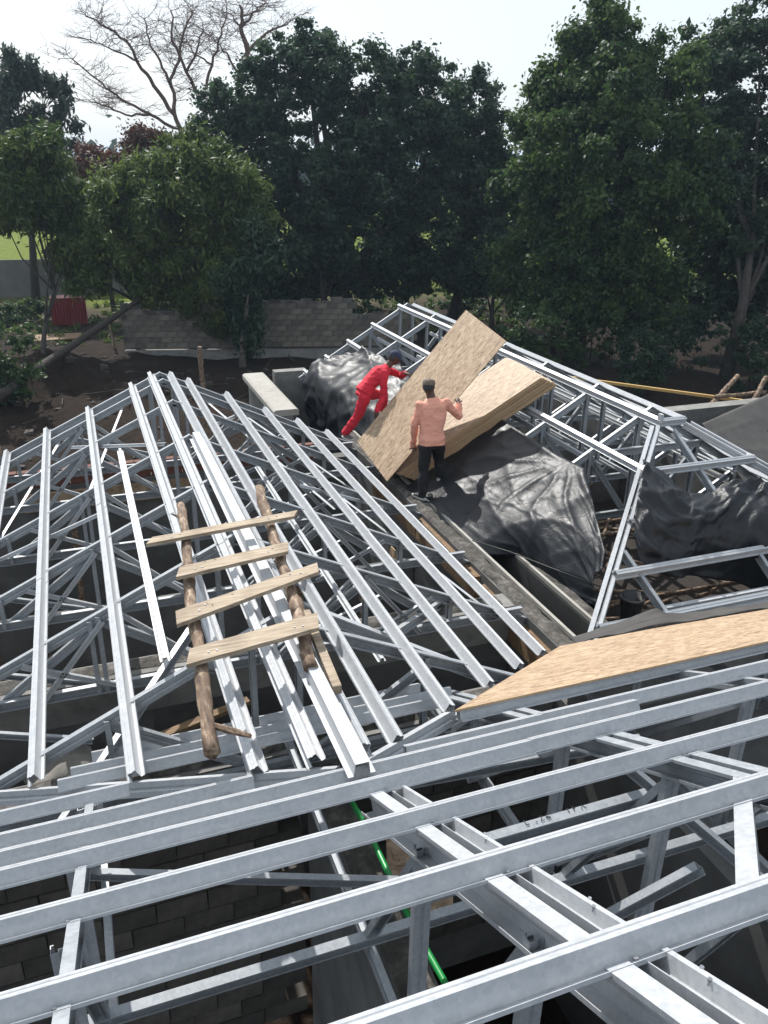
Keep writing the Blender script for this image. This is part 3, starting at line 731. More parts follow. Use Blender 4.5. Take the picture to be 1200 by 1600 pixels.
# ------------------------------------------------------------------ plastic sheeting, felt
def cloth(name, tops, bots, nu, nv, mids=None, amp=.05, freq=2.0, fold=.05, foldn=9, seed=1, m=TARP, label='', cat='tarpaulin', group=None, ragged=.0, th=.006, conv=None):
    def poly(P, t):
        P = [Vector(p) for p in P]; L = [0]
        for i in range(1, len(P)): L.append(L[-1] + (P[i] - P[i - 1]).length)
        d = t * L[-1]
        for i in range(1, len(P)):
            if d <= L[i] + 1e-9: return P[i - 1].lerp(P[i], (d - L[i - 1]) / max(1e-9, L[i] - L[i - 1]))
        return P[-1]
    rowsP = [tops] + (mids or []) + [bots]; K = len(rowsP) - 1
    G = np.zeros((nv + 1, nu + 1, 3))
    for j in range(nv + 1):
        for i in range(nu + 1):
            uu = i / nu; vv = j / nv
            vj = vv * K; k = min(int(vj), K - 1); f = vj - k
            pt = [poly(rowsP[max(0, min(K, q))], uu) for q in (k - 1, k, k + 1, k + 2)]
            if k == 0: pt[0] = pt[1] * 2 - pt[2]
            if k == K - 1: pt[3] = pt[2] * 2 - pt[1]
            p = .5 * ((2 * pt[1]) + (pt[2] - pt[0]) * f + (2 * pt[0] - 5 * pt[1] + 4 * pt[2] - pt[3]) * f * f + (3 * pt[1] - pt[0] - 3 * pt[2] + pt[3]) * f ** 3)
            if ragged: p = p + (Vector(pt[2]) - Vector(pt[1])) * (vv ** 6) * ragged * mnoise.noise(Vector((uu * 7, seed, 0)))
            G[j, i] = p
    du = np.gradient(G, axis=1); dv = np.gradient(G, axis=0); N = np.cross(du, dv); N /= (np.linalg.norm(N, axis=2, keepdims=True) + 1e-9)
    if N[..., 2].mean() < 0: N = -N
    for j in range(nv + 1):
        for i in range(nu + 1):
            uu = i / nu; vv = j / nv; P = Vector(G[j, i])
            q1 = uu * nu / 22 * freq + seed; q2 = vv * nv / 22 * freq
            def crease(a, b_s, c):
                n_ = 1 - abs(mnoise.noise(Vector((a, b_s, c)))) * 2.2
                return max(0.0, n_) ** 3
            rot_ = 1.1 * mnoise.noise(Vector((q1 * .5, q2 * .5, seed + 3)))
            h = amp * 1.6 * mnoise.noise(Vector((q1 * .7, q2 * .7, 1)))
            h += amp * .8 * crease(q1 * 1.0 + q2 * .8, q2 * .35 - q1 * .2 + rot_, 2) + amp * .7 * crease(q1 * .5 - q2 * 1.1, q1 * .3 + q2 * .25 + rot_, 5)
            h += amp * .35 * crease(q1 * 2.3 + q2 * .6 + rot_, q2 * 1.1, 8) + amp * .3 * crease(q2 * 2.4 + rot_, q1 * .9, 11)
            wv_ = mnoise.noise(Vector((uu * 3, vv * 2.2, seed))) * 1.6
            h += fold * vv * math.sin(uu * foldn * 2 * math.pi + wv_ * 2) * (0.5 + .5 * mnoise.noise(Vector((uu * 4, 3, seed))))
            for q_, w_ in ((uu * 3.3 + .2, .16), (vv * 2.6 + uu * .35, .10)):
                h += .012 * math.exp(-abs((q_ % 1) - .5) / (w_ * .22))
            if conv:
                du_, dv_ = uu - conv[0], vv - conv[1]; an = math.atan2(dv_, du_ * 1.7); rr = math.hypot(du_ * 1.7, dv_)
                h += conv[2] * (1 - abs(math.sin(an * conv[3] + .8 * mnoise.noise(Vector((rr * 3, an, seed)))))) ** 3 * math.exp(-rr * 1.6) * min(1, rr * 6)
            G[j, i] += N[j, i] * h
    b_ = MB(); b_.v = [tuple(p) for p in G.reshape(-1, 3)]
    b_.f = [(j * (nu + 1) + i, j * (nu + 1) + i + 1, (j + 1) * (nu + 1) + i + 1, (j + 1) * (nu + 1) + i) for j in range(nv) for i in range(nu)]
    o = b_.build(name, m, None, True)
    md = o.modifiers.new('thickness', 'SOLIDIFY'); md.thickness = th; md.offset = -1
    return tagged(o, label, cat, group)
cC = lambda x, y, dz=.05: W(x, y, ZC - PC * (6.64 - x) + dz)
cloth('plastic_sheet', [cC(5.60, 10.15, .08), cC(5.58, 9.2, .09), cC(5.57, 8.5, .09), cC(5.58, 7.82, .12), W(5.35, 7.2, -3.72), W(5.12, 6.62, -3.90), W(5.0, 6.45, -4.05)],
      [W(4.12, 10.05, -4.34), W(4.16, 9.2, -4.34), W(4.2, 8.6, -4.36), W(4.32, 7.95, -4.40), W(4.62, 7.55, -4.42), W(4.66, 7.2, -4.62), W(4.78, 6.7, -4.66), W(4.92, 6.32, -4.46)],
      110, 60, mids=[[cC(5.1, 10.1, .07), cC(5.05, 9.0, .07), cC(5.02, 8.2, .07), cC(5.05, 7.5, .07), W(5.05, 6.95, -3.93), W(4.98, 6.55, -4.16)],
                     [cC(4.62, 10.08, .06), cC(4.6, 9.0, .06), cC(4.62, 8.2, .06), cC(4.7, 7.6, .05), W(4.8, 7.1, -4.18), W(4.95, 6.45, -4.3)]],
      amp=.018, freq=1.1, fold=.03, foldn=5, seed=4, label='black plastic sheet spread over the roof steel below the board stack', group='black plastic sheets', ragged=.35, conv=(.5, .02, .055, 6))
cloth('plastic_sheet', [cC(4.98, 16.3, .06), cC(5.42, 15.4, .09), cC(5.42, 13.8, .12), cC(5.3, 12.3, .12), cC(5.0, 11.6, .1)],
      [W(4.18, 15.3, -5.15), W(4.25, 14.4, -5.3), W(4.3, 13.5, -5.35), W(4.3, 12.7, -5.1), W(4.25, 11.7, -4.6)],
      90, 60, mids=[[cC(4.75, 16.2, .16), cC(4.95, 15.2, .2), cC(4.95, 13.7, .28), cC(4.85, 12.4, .26), cC(4.7, 11.5, .1)],
                    [W(4.32, 16.0, -4.12), W(4.36, 15.0, -4.02), W(4.40, 13.6, -3.95), W(4.38, 12.5, -4.0), W(4.35, 11.6, -4.2)],
                    [W(4.22, 15.6, -4.7), W(4.28, 14.6, -4.7), W(4.30, 13.6, -4.7), W(4.30, 12.6, -4.65), W(4.3, 11.6, -4.4)]],
      amp=.07, freq=1.3, fold=.07, foldn=6, seed=9, label='bunched black plastic sheet hanging off the eave behind the worker in red', group='black plastic sheets')
cloth('plastic_sheet', [W(5.98, 7.32, -3.18), W(6.2, 7.1, -3.38), W(6.4, 6.95, -3.66), W(6.75, 6.9, -3.62), W(7.0, 6.85, -3.42), W(7.5, 6.82, -3.46), W(8.5, 6.8, -3.45)],
      [W(5.38, 6.55, -3.72), W(5.36, 6.42, -3.95), W(5.65, 6.35, -4.14), W(6.2, 6.36, -4.26), W(6.75, 6.3, -4.40), W(7.2, 6.3, -4.62), W(8.3, 6.2, -4.6)],
      100, 50, mids=[[W(5.72, 6.98, -3.26), W(5.85, 6.78, -3.44), W(6.2, 6.66, -3.58), W(6.65, 6.64, -3.54), W(7.0, 6.62, -3.46), W(7.5, 6.60, -3.48), W(8.5, 6.6, -3.5)],
                     [W(5.5, 6.72, -3.48), W(5.55, 6.50, -3.68), W(5.95, 6.44, -3.9), W(6.45, 6.46, -3.84), W(6.9, 6.36, -3.76), W(7.4, 6.32, -3.9), W(8.4, 6.3, -3.95)]],
      amp=.075, freq=1.3, fold=.05, foldn=5, seed=21, label='crumpled black plastic sheet sagging over the hip end at the right', group='black plastic sheets')
cloth('plastic_sheet', [W(8.0, 7.5, -3.05), W(8.4, 7.45, -3.0), W(8.9, 7.4, -3.15)], [W(7.75, 7.0, -3.4), W(8.2, 6.95, -3.45), W(8.8, 6.8, -3.5)], 30, 20, amp=.1, freq=2.2, fold=.05, seed=31,
      label='small black plastic bundle on the steel at the right edge', group='black plastic sheets')
cloth('roofing_felt', [W(4.12, 5.66, -4.25), W(4.55, 5.68, -4.20), W(4.85, 5.66, -4.14), W(5.04, 5.62, -4.06), W(5.16, 5.60, -4.14), W(5.40, 5.55, -4.15), W(5.9, 5.50, -4.14), W(6.6, 5.42, -4.10), W(7.6, 5.3, -4.03)],
      [W(4.05, 5.47, -4.17), W(4.5, 5.42, -4.13), W(4.8, 5.40, -4.11), W(5.05, 5.36, -4.08), W(5.2, 5.30, -4.06), W(5.45, 5.26, -4.04), W(5.9, 5.16, -3.98), W(6.6, 5.02, -3.90), W(7.6, 4.85, -3.81)],
      70, 20, amp=.018, freq=1.2, fold=.02, foldn=5, seed=17, m=FELT, label='dark felt strip crumpled along the top edge of the near chipboard', cat='felt')
fD = lambda x, y, dz=0: W(x, y, -3 - .5 * (13 - y) + dz)
cloth('roofing_felt', [fD(9.95, 10.75), fD(11.8, 11.25), fD(13.5, 11.9), fD(16, 12.6)], [fD(9.85, 9.3), fD(11.5, 8.9), fD(13.5, 8.7), fD(16, 8.6)], 60, 40, amp=.02, freq=.8, fold=.015, foldn=4, seed=27, m=FELT,
      label='grey felt covering the roof slope at the right edge', cat='felt')

# ------------------------------------------------------------------ site clutter
def pipe(pts, r, label, m=PIPE, name='conduit_pipe', cat='pipe', n=8):
    b_ = MB(); b_.tube([W(*p) for p in pts], r, n); return tagged(b_.build(name, m, None, True), label, cat)
pipe([(-.1, 5.22, -4.29), (.4, 5.26, -4.27), (.95, 5.23, -4.27), (1.5, 5.28, -4.28), (2.1, 5.25, -4.28)], .021, 'green conduit pipe lying on the wall top beneath the ladder')
pipe([(-2.5, 4.95, -4.7), (-1.4, 4.84, -4.66), (-.7, 4.8, -4.64), (-.2, 4.84, -4.68)], .02, 'green conduit pipe end showing below the valley beam at the left')
pipe([(1.42, 4.5, -4.27), (1.44, 3.9, -4.24), (1.45, 3.2, -4.26), (1.5, 2.5, -4.25), (1.56, 1.7, -4.26), (1.6, .6, -4.25)], .021, 'long green conduit pipe running along the mortar topped corridor wall')
pipe([(4.22, 8.05, -4.28), (4.5, 7.6, -4.27), (4.75, 7.0, -4.25), (5.0, 6.3, -4.2)], .007, 'thin black cable crossing the gutter towards the bucket', CABLE, 'cable', 'cable', 5)
bk = thing('bucket', 'black plastic bucket standing by the hip corner above the felt', 'bucket', W(5.1, 6.05, -4.42))
n = 24; b_ = MB(); prof_ = [(.10, 0), (.125, .24), (.135, .245), (.135, .27), (.118, .27), (.098, .02), (0, .02)]
for r, z in prof_:
    for k in range(n): b_.v.append(tuple(W(5.1 + r * math.cos(2 * math.pi * k / n), 6.05 + r * math.sin(2 * math.pi * k / n), -4.42 + z)))
for i in range(len(prof_) - 1):
    for k in range(n): b_.f.append((i * n + k, i * n + (k + 1) % n, (i + 1) * n + (k + 1) % n, (i + 1) * n + k))
b_.build('body', BUCKET, bk, True)
b_ = MB(); b_.tube([W(5.1 + .137 * math.cos(a), 6.05 + .05 * math.sin(a), -4.17 + .06 * math.sin(a)) for a in np.linspace(0, math.pi, 12)], .005, 6); b_.build('handle', CABLE, bk)
b_ = MB(); b_.tube([W(4.86 + .002 * k, 7.62, -4.42 + z) for k, z in enumerate((0, .03, .1, .13))], [.05, .055, .05, .03], 10)
tagged(b_.build('plastic_cup', ORANGE, None, True), 'small orange plastic cup below the hem of the large plastic sheet', 'cup')
def sack(p, s, rz, label):
    bm = bmesh.new(); bmesh.ops.create_cube(bm, size=1); bmesh.ops.subdivide_edges(bm, edges=bm.edges, cuts=7, use_grid_fill=True)
    for v_ in bm.verts:
        c = v_.co; r = 1 - .35 * (abs(c.x * 2) ** 4 + abs(c.y * 2) ** 4) * (abs(c.z * 2)); c.z *= max(.3, r)
        v_.co = Vector((c.x * s[0], c.y * s[1], c.z * s[2])) + Vector(mnoise.noise_vector(c * 4 + Vector(p))) * .05
    me = bpy.data.meshes.new('cement_sack'); bm.to_mesh(me); bm.free(); me.materials.append(SACK); me.polygons.foreach_set('use_smooth', [True] * len(me.polygons))
    o = bpy.data.objects.new('cement_sack', me); COL.objects.link(o); o.location = W(*p); o.rotation_euler = (random.uniform(-.3, .3), random.uniform(-.3, .3), rz)
    return tagged(o, label, 'sack', 'cement sacks')
sack((-.62, 6.2, -5.0), (.55, .4, .30), .3, 'upper pale cement sack leaning in the dark room at the left')
sack((-.48, 6.1, -5.35), (.5, .4, .26), 1.2, 'torn pale cement sack beneath another, with a red mark')
sack((-.98, 6.2, -5.45), (.55, .4, .28), -.2, 'grey cement sack left of the two pale ones')
b_ = MB(); b_.sweep(W(.05, 5.75, -4.5), W(1.0, 5.95, -4.42), [(-.04, -.02), (.04, -.02), (.04, .02), (-.04, .02)]); tagged(b_.build('timber_offcut', FORMWORK), 'short brown timber lying behind the wall top left of the ladder foot', 'timber')
for k, (x, y) in enumerate(((-1.9, 8.3), (-1.3, 8.6), (-.7, 8.2), (-.1, 8.7), (-1.6, 10.6), (-.5, 11.2), (2.2, 8.6), (2.9, 8.3))):
    b_ = wob_pole(W(x, y, -7.6), W(x + random.uniform(-.12, .12), y + random.uniform(-.1, .1), -4.55), .05, .042, 70 + k, 12); tagged(b_.build('timber_prop', POLE, None, True), 'rough upright timber prop in the dark rooms under the left roof', 'prop', 'timber props under the left roof')
# poles lying inside the right wing
for k in range(22):
    a = random.uniform(-.9, .9); c = Vector(W(random.uniform(5.3, 8.6), random.uniform(7.0, 11.0), -5.6 + .06 * (k % 5))); L = random.uniform(.8, 1.7)
    d = Vector((math.cos(a), math.sin(a), random.uniform(-.1, .15)))
    b_ = wob_pole(c - d * L, c + d * L, .03, .024, k, 8); tagged(b_.build('timber_pole', POLE, None, True), 'rough timber pole in the jumble inside the rear right wing', 'pole', 'loose poles inside the right wing')
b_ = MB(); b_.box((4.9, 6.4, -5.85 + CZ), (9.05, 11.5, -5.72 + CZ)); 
plat = b_.build('scaffold_deck', m_plain('deck_painted_shade', [(.3, (.012, .009, .007)), (.7, (.04, .03, .024))], 4, .95, .8, .04), bld)  # dark deck colour stands in for shade inside the wing
# standing post behind the ridge, timber frame at right, long batten
wob_p = wob_pole(W(3.05, 22.5, -7.6), W(3.02, 22.4, -4.75), .07, .065, 33); tagged(wob_p.build('timber_post', POLE, None, True), 'lone timber post standing behind the left roof ridge', 'post')
tl_ = thing('timber_ladder', 'grey timber ladder top poking up behind the felt roof at the right', 'ladder', W(12.6, 13.6, -4.8))
wob_pole(W(11.95, 12.9, -4.7), W(13.15, 13.4, -4.12), .055, .05, 41).build('pole', POLE, tl_, True)
wob_pole(W(12.9, 12.7, -4.7), W(13.75, 13.2, -4.15), .055, .05, 43).build('pole', POLE, tl_, True)
wob_pole(W(12.3, 13.05, -4.43), W(13.6, 13.0, -4.42), .045, .04, 47).build('rung', POLE, tl_, True)
b_ = MB(); b_.sweep(W(9.3, 16.3, -4.4), W(13.6, 12.9, -4.65), [(-.03, -.03), (.03, -.03), (.03, .03), (-.03, .03)]); tagged(b_.build('timber_batten', ROPE), 'long yellow timber batten stretched behind the right roof', 'timber')
# handwritten mark on a tie
def scrawl(pts_list, o, ux, uy):
    b_ = MB()
    for pts in pts_list: b_.tube([o + ux * x + uy * y for x, y in pts], .0022, 4)
    return b_
b_ = scrawl([[(0, 0), (0, .03)], [(0, 0), (.015, 0)], [(.05, 0), (.06, 0)], [(.08, .025), (.1, .028), (.09, .012), (.08, 0), (.1, 0)], [(.125, .028), (.115, .012), (.12, 0), (.135, .003), (.13, .014), (.118, .012)],
             [(.24, .03), (.24, .0)], [(.27, .03), (.27, 0)], [(.27, .03), (.29, .026), (.27, .014)], [(.31, 0), (.32, .03), (.335, 0)]], W(1.72, 2.53, -2.917), Vector((1, 0, 0)), Vector((0, 1, 0)))
tagged(b_.build('pen_mark', INK), 'black handwritten pen marks on the top of a steel tie', 'marking')

# ------------------------------------------------------------------ people
def skin(joints, edges, root, sub=2, extra=None):
    names = list(joints); idx = {n_: i for i, n_ in enumerate(names)}
    me = bpy.data.meshes.new('tmp'); me.from_pydata([tuple(joints[n_][0]) for n_ in names], [(idx[a], idx[b]) for a, b in edges], []); me.update()
    o = bpy.data.objects.new('tmp', me); COL.objects.link(o)
    md = o.modifiers.new('s', 'SKIN'); md.use_smooth_shade = True; md.branch_smoothing = .6
    for i, n_ in enumerate(names):
        sv = me.skin_vertices[0].data[i]; r = joints[n_][1]; sv.radius = (r, r) if not isinstance(r, tuple) else r; sv.use_root = (n_ == root)
    o.modifiers.new('d', 'SUBSURF').levels = sub
    dg = bpy.context.evaluated_depsgraph_get(); dg.update()
    out = bpy.data.meshes.new_from_object(o.evaluated_get(dg)); bpy.data.objects.remove(o)
    return out
def joinmesh(meshes):
    bm = bmesh.new()
    for m_ in meshes: bm.from_mesh(m_)
    me = bpy.data.meshes.new('m'); bm.to_mesh(me); bm.free(); me.polygons.foreach_set('use_smooth', [True] * len(me.polygons)); return me
def link(name, me, m, parent, loc):
    me.materials.clear(); me.materials.append(m); me.transform(Matrix.Translation(-Vector(loc)))
    o = bpy.data.objects.new(name, me); COL.objects.link(o)
    if parent is not None: o.parent = parent
    else: o.location = loc
    return o
def hand_meshes(wrist, fwd, palm_n, thumb_side, curl=.9, s=1.0):
    """palm plus five separate fingers; curl bends towards palm_n"""
    fwd = Vector(fwd).normalized(); pn = Vector(palm_n); pn = (pn - fwd * pn.dot(fwd)).normalized(); sd_ = fwd.cross(pn).normalized() * thumb_side
    w = Vector(wrist); ms = []
    ms.append(skin({'a': (w - fwd * .03, .026 * s), 'b': (w + fwd * .03 * s, (.036 * s, .018 * s)), 'c': (w + fwd * .085 * s, (.038 * s, .017 * s))}, [('a', 'b'), ('b', 'c')], 'a', 1))
    for k, (off, L) in enumerate(((.030, .072), (.010, .080), (-.010, .075), (-.029, .058))):
        p = w + fwd * .07 * s + sd_ * off * s; j = {'0': (p, .0095 * s)}; e = []; d = fwd.copy(); ax = fwd.cross(pn)
        q = p; 
        for i, seg in enumerate((.45, .32, .25)):
            d = Matrix.Rotation(curl * (.5 + .25 * i), 3, ax) @ d; q = q + d * (L * seg * s * 1.15); j[str(i + 1)] = (q, (.009 - .0012 * i) * s); e.append((str(i), str(i + 1)))
        ms.append(skin(j, e, '0', 1))
    p = w + fwd * .02 * s + sd_ * .022 * s; d = (fwd * .7 + sd_ * .75 + pn * .35).normalized(); q = p + d * .045 * s; d2 = (fwd * .8 + pn * .6 + sd_ * .1).normalized()
    ms.append(skin({'0': (p, .012 * s), '1': (q, .011 * s), '2': (q + d2 * .035 * s, .0095 * s)}, [('0', '1'), ('1', '2')], '0', 1))
    return ms
def head_mesh(c, fwd, up, s=1.0):
    bm = bmesh.new(); bmesh.ops.create_uvsphere(bm, u_segments=28, v_segments=20, radius=1)
    for v_ in bm.verts:
        x, y, z = v_.co                     # y forward, z up
        sx, sy, sz = .076, .098, .115
        if z < 0: k = 1 + .30 * z; x *= k; y = y * (1 + .10 * z) + (.06 if y > 0 else 0) * -z
        nx_ = math.exp(-((x / .16) ** 2 + ((z + .12) / .16) ** 2)) * (y > 0); y += .26 * nx_                     # nose
        ey = sum(math.exp(-(((x - q) / .17) ** 2 + ((z - .08) / .10) ** 2)) for q in (-.36, .36)) * (y > 0); y -= .10 * ey
        mo = math.exp(-((x / .28) ** 2 + ((z + .48) / .07) ** 2)) * (y > 0); y += .07 * mo
        er = sum(math.exp(-(((y + .05) / .16) ** 2 + ((z + .02) / .22) ** 2)) for q in (1,)) * (abs(x) > .8); x += math.copysign(.20 * er, x)
        v_.co = Vector((x * sx * s, y * sy * s, z * sz * s))
    up = Vector(up).normalized(); f = Vector(fwd); f = (f - up * f.dot(up)).normalized(); r = f.cross(up)
    M_ = Matrix(((r.x, f.x, up.x, c[0]), (r.y, f.y, up.y, c[1]), (r.z, f.z, up.z, c[2]), (0, 0, 0, 1))); bmesh.ops.transform(bm, matrix=M_, verts=bm.verts)
    me = bpy.data.meshes.new('head'); bm.to_mesh(me); bm.free(); return me, M_
def cap_mesh(M_, brim=True, flat=False, s=1.0):
    bm = bmesh.new(); bmesh.ops.create_uvsphere(bm, u_segments=28, v_segments=16, radius=1)
    bmesh.ops.delete(bm, geom=[v_ for v_ in bm.verts if v_.co.z < -.05], context='VERTS')
    for v_ in bm.verts:
        x, y, z = v_.co
        if flat: z = min(z, .62) * 1.25; x *= 1.02
        v_.co = Vector((x * .088 * s, y * .108 * s, z * .095 * s + .028 * s))
    if brim:
        n_ = 14; top = []; bot = []
        for k in range(n_ + 1):
            a = math.pi * (.18 + .64 * k / n_); i_ = bm.verts.new((.086 * s * math.cos(a), .104 * s * math.sin(a), .028 * s)); o_ = bm.verts.new((.088 * s * math.cos(a), .104 * s * math.sin(a) + .085 * s * math.sin(math.pi * k / n_) ** .6, .012 * s))
            i2 = bm.verts.new(i_.co - Vector((0, 0, .006))); o2 = bm.verts.new(o_.co - Vector((0, 0, .006))); top.append((i_, o_, i2, o2))
        for k in range(n_):
            a, b2 = top[k], top[k + 1]
            bm.faces.new((a[0], a[1], b2[1], b2[0])); bm.faces.new((a[2], b2[2], b2[3], a[3])); bm.faces.new((a[1], a[3], b2[3], b2[1]))
    bmesh.ops.transform(bm, matrix=M_, verts=bm.verts); me = bpy.data.meshes.new('cap'); bm.to_mesh(me); bm.free(); me.polygons.foreach_set('use_smooth', [True] * len(me.polygons)); return me
def shoe(parent, ankle, toe_dir, m, loc, name='shoe'):
    a = Vector(ankle); t = Vector(toe_dir).normalized(); h = Vector((0, 0, -.065))
    me = skin({'a': (a, .046), 'b': (a + h * .55 - t * .02, (.045, .045)), 'c': (a + h * .8 + t * .09, (.046, .034)), 'd': (a + h * .95 + t * .17, (.040, .024))}, [('a', 'b'), ('b', 'c'), ('c', 'd')], 'a', 2)
    o = link(name, joinmesh([me]), m, parent, loc)
    s = Vector((-t.y, t.x, 0)).normalized(); b_ = MB(); base = a + h * 1.28; pts = []
    for k in range(16):
        an = 2 * math.pi * k / 16; pts.append(base + t * (.065 + .145 * math.cos(an)) + s * (.046 * math.sin(an)) + Vector((0, 0, t.z * 0)))
    for p in pts: b_.v.append(tuple(p))
    for p in pts: b_.v.append(tuple(p + Vector((0, 0, .024))))
    b_.f = [tuple(range(16))[::-1], tuple(range(16, 32))] + [(i, (i + 1) % 16, (i + 1) % 16 + 16, i + 16) for i in range(16)]
    b_.build('sole', SOLE, o)
def limb_mesh(pts, rad):
    b_ = MB(); b_.tube(pts, rad, 14); bm = bmesh.new()
    for p, r in zip(pts, rad):
        bmesh.ops.create_uvsphere(bm, u_segments=14, v_segments=10, radius=r, matrix=Matrix.Translation(Vector(p)))
    me = bpy.data.meshes.new('l'); me.from_pydata([tuple(q) for q in b_.v], [], b_.f); bm.from_mesh(me); out = bpy.data.meshes.new('l'); bm.to_mesh(out); bm.free(); return out
def loft_mesh(rings, n=24, e=2.4):
    b_ = MB()
    for c, r, f in rings:
        for k in range(n):
            a = 2 * math.pi * k / n; ca, sa = math.cos(a), math.sin(a)
            b_.v.append(tuple(Vector(c) + Vector(r) * math.copysign(abs(ca) ** (2 / e), ca) + Vector(f) * math.copysign(abs(sa) ** (2 / e), sa)))
    m_ = len(rings)
    b_.f = [(i * n + k, i * n + (k + 1) % n, (i + 1) * n + (k + 1) % n, (i + 1) * n + k) for i in range(m_ - 1) for k in range(n)] + [tuple(range(n))[::-1], tuple(range((m_ - 1) * n, m_ * n))]
    me = bpy.data.meshes.new('l'); me.from_pydata(b_.v, [], b_.f); bm = bmesh.new(); bm.from_mesh(me); bmesh.ops.recalc_face_normals(bm, faces=bm.faces); bm.to_mesh(me); bm.free(); return me
def fuse(meshes, vox=.011, it=5):
    me = joinmesh(meshes); o = bpy.data.objects.new('tmp', me); COL.objects.link(o)
    r = o.modifiers.new('r', 'REMESH'); r.mode = 'VOXEL'; r.voxel_size = vox
    q = o.modifiers.new('s', 'SMOOTH'); q.factor = .5; q.iterations = it
    dg = bpy.context.evaluated_depsgraph_get(); dg.update(); out = bpy.data.meshes.new_from_object(o.evaluated_get(dg)); bpy.data.objects.remove(o); return out
def person(label, J, head_f, head_up, top_m, leg_m, cap_kind, cap_m, hands, shoes, shoe_m, top_name, leg_name, loc, tail=.05):
    """J: joint positions (world).  body = one mesh in skin colour; clothes, cap, shoes = children"""
    g_ = lambda n_: Vector(J[n_])
    sh = (g_('shR') - g_('shL')).normalized(); hp = (g_('hipR') - g_('hipL')).normalized()
    def ring(c, t, side, w, d):
        t = Vector(t).normalized(); r = (side - t * side.dot(t)).normalized(); return (c, r * w, t.cross(r) * d)
    P, Wt, Ch, Nk = g_('pelvis'), g_('waist'), g_('chest'), g_('neck')
    t1 = Wt - P; t2 = Ch - Wt; t3 = Nk - Ch; shm = (g_('shL') + g_('shR')) / 2
    def torso(k, tail_):
        return loft_mesh([ring(P - t1.normalized() * tail_, t1, hp, .186 * k, .138 * k), ring(P + t1 * .3, t1, hp, .182 * k, .132 * k), ring(Wt, t1 + t2, hp + sh, .168 * k, .112 * k), ring(Wt.lerp(Ch, .55), t2, sh, .185 * k, .122 * k), ring(Ch, t2 + t3, sh, .200 * k, .120 * k),
                          ring(shm.lerp(Ch, .25) + t3.normalized() * .02, t3, sh, .185 * k, .098 * k), ring(shm.lerp(Nk, .45), t3, sh, .12 * k, .08 * k), ring(shm.lerp(Nk, .8), t3, sh, .066 * k, .064 * k)])
    def arm(s_, k, w): return limb_mesh([g_('sh' + s_), g_('sh' + s_).lerp(g_('el' + s_), .5), g_('el' + s_), g_('el' + s_).lerp(g_('wr' + s_), .5), g_('el' + s_).lerp(g_('wr' + s_), w)], [.066 * k, .059 * k, .052 * k, .048 * k, .040 * k])
    def leg(s_, k, w): return limb_mesh([g_('hip' + s_), g_('hip' + s_).lerp(g_('kn' + s_), .5), g_('kn' + s_), g_('kn' + s_).lerp(g_('an' + s_), .5), g_('kn' + s_).lerp(g_('an' + s_), w)], [.100 * k, .088 * k, .073 * k, .068 * k, .066 * k])
    hm, HM = head_mesh(g_('head'), head_f, head_up)
    ms = [torso(.84, .0), limb_mesh([Nk - t3.normalized() * .05, Nk, g_('headb')], [.068, .06, .058])]
    for s_ in 'LR':
        ms += [limb_mesh([g_('sh' + s_), g_('el' + s_), g_('el' + s_).lerp(g_('wr' + s_), .8), g_('wr' + s_)], [.048, .038, .032, .026]), leg(s_, .62, 1.0)]
    body = fuse(ms, .012, 4); ms = [body, hm]
    for (w, fwd, pn, ts) in hands: ms += hand_meshes(w, fwd, pn, ts)
    p = link('person', joinmesh(ms), SKIN, None, loc); tagged(p, label, 'person')
    me = fuse([torso(1.0, tail), arm('L', 1, .90), arm('R', 1, .90)], .010, 4); wrinkle(me, .014, 6); link(top_name, me, top_m, p, loc)
    for s_ in 'LR':
        w_ = g_('el' + s_).lerp(g_('wr' + s_), .90); d_ = (g_('wr' + s_) - g_('el' + s_)).normalized(); b_ = MB(); b_.tube([w_ - d_ * .035, w_ + d_ * .012], [.044, .045], 16); b_.build('cuff', top_m, p)
    pel = loft_mesh([ring(P + t1 * .2, t1, hp, .150, .095), ring(P, t1, hp, .160, .104), ring(P - t1.normalized() * .09, t1, hp, .162, .110)])
    me = fuse([pel, leg('L', 1, .97), leg('R', 1, .97)], .010, 4); wrinkle(me, .014, 6); link(leg_name, me, leg_m, p, loc)
    link('cap', cap_mesh(HM, cap_kind == 'cap', cap_kind != 'cap'), cap_m, p, loc)
    bm = bmesh.new(); bmesh.ops.create_uvsphere(bm, u_segments=24, v_segments=16, radius=1)
    bmesh.ops.delete(bm, geom=[v_ for v_ in bm.verts if v_.co.y > .15 or v_.co.z < -.55 or v_.co.z > .45], context='VERTS')
    for v_ in bm.verts: v_.co = Vector((v_.co.x * .080, v_.co.y * .103, v_.co.z * .117))
    bmesh.ops.transform(bm, matrix=HM, verts=bm.verts); me = bpy.data.meshes.new('hair'); bm.to_mesh(me); bm.free(); link('hair', me, CABLE, p, loc)
    for an, td in shoes: shoe(p, g_(an), td, shoe_m, loc)
    return p
def wrinkle(me, a, f):
    nrm = [v_.normal.copy() for v_ in me.vertices]
    for v_, n_ in zip(me.vertices, nrm):
        c = v_.co; h = mnoise.ridged_multi_fractal(Vector((c.x * f, c.y * f, c.z * f * 1.4)), 1, 2, 3, 1, 2) - 1.0
        v_.co = c + n_ * (a * h)
    me.polygons.foreach_set('use_smooth', [True] * len(me.polygons))
on_sheet = lambda a, b, dz=.02: SHEET_O + SHEET_U * a + SHEET_V * b + Vector((0, 0, dz))
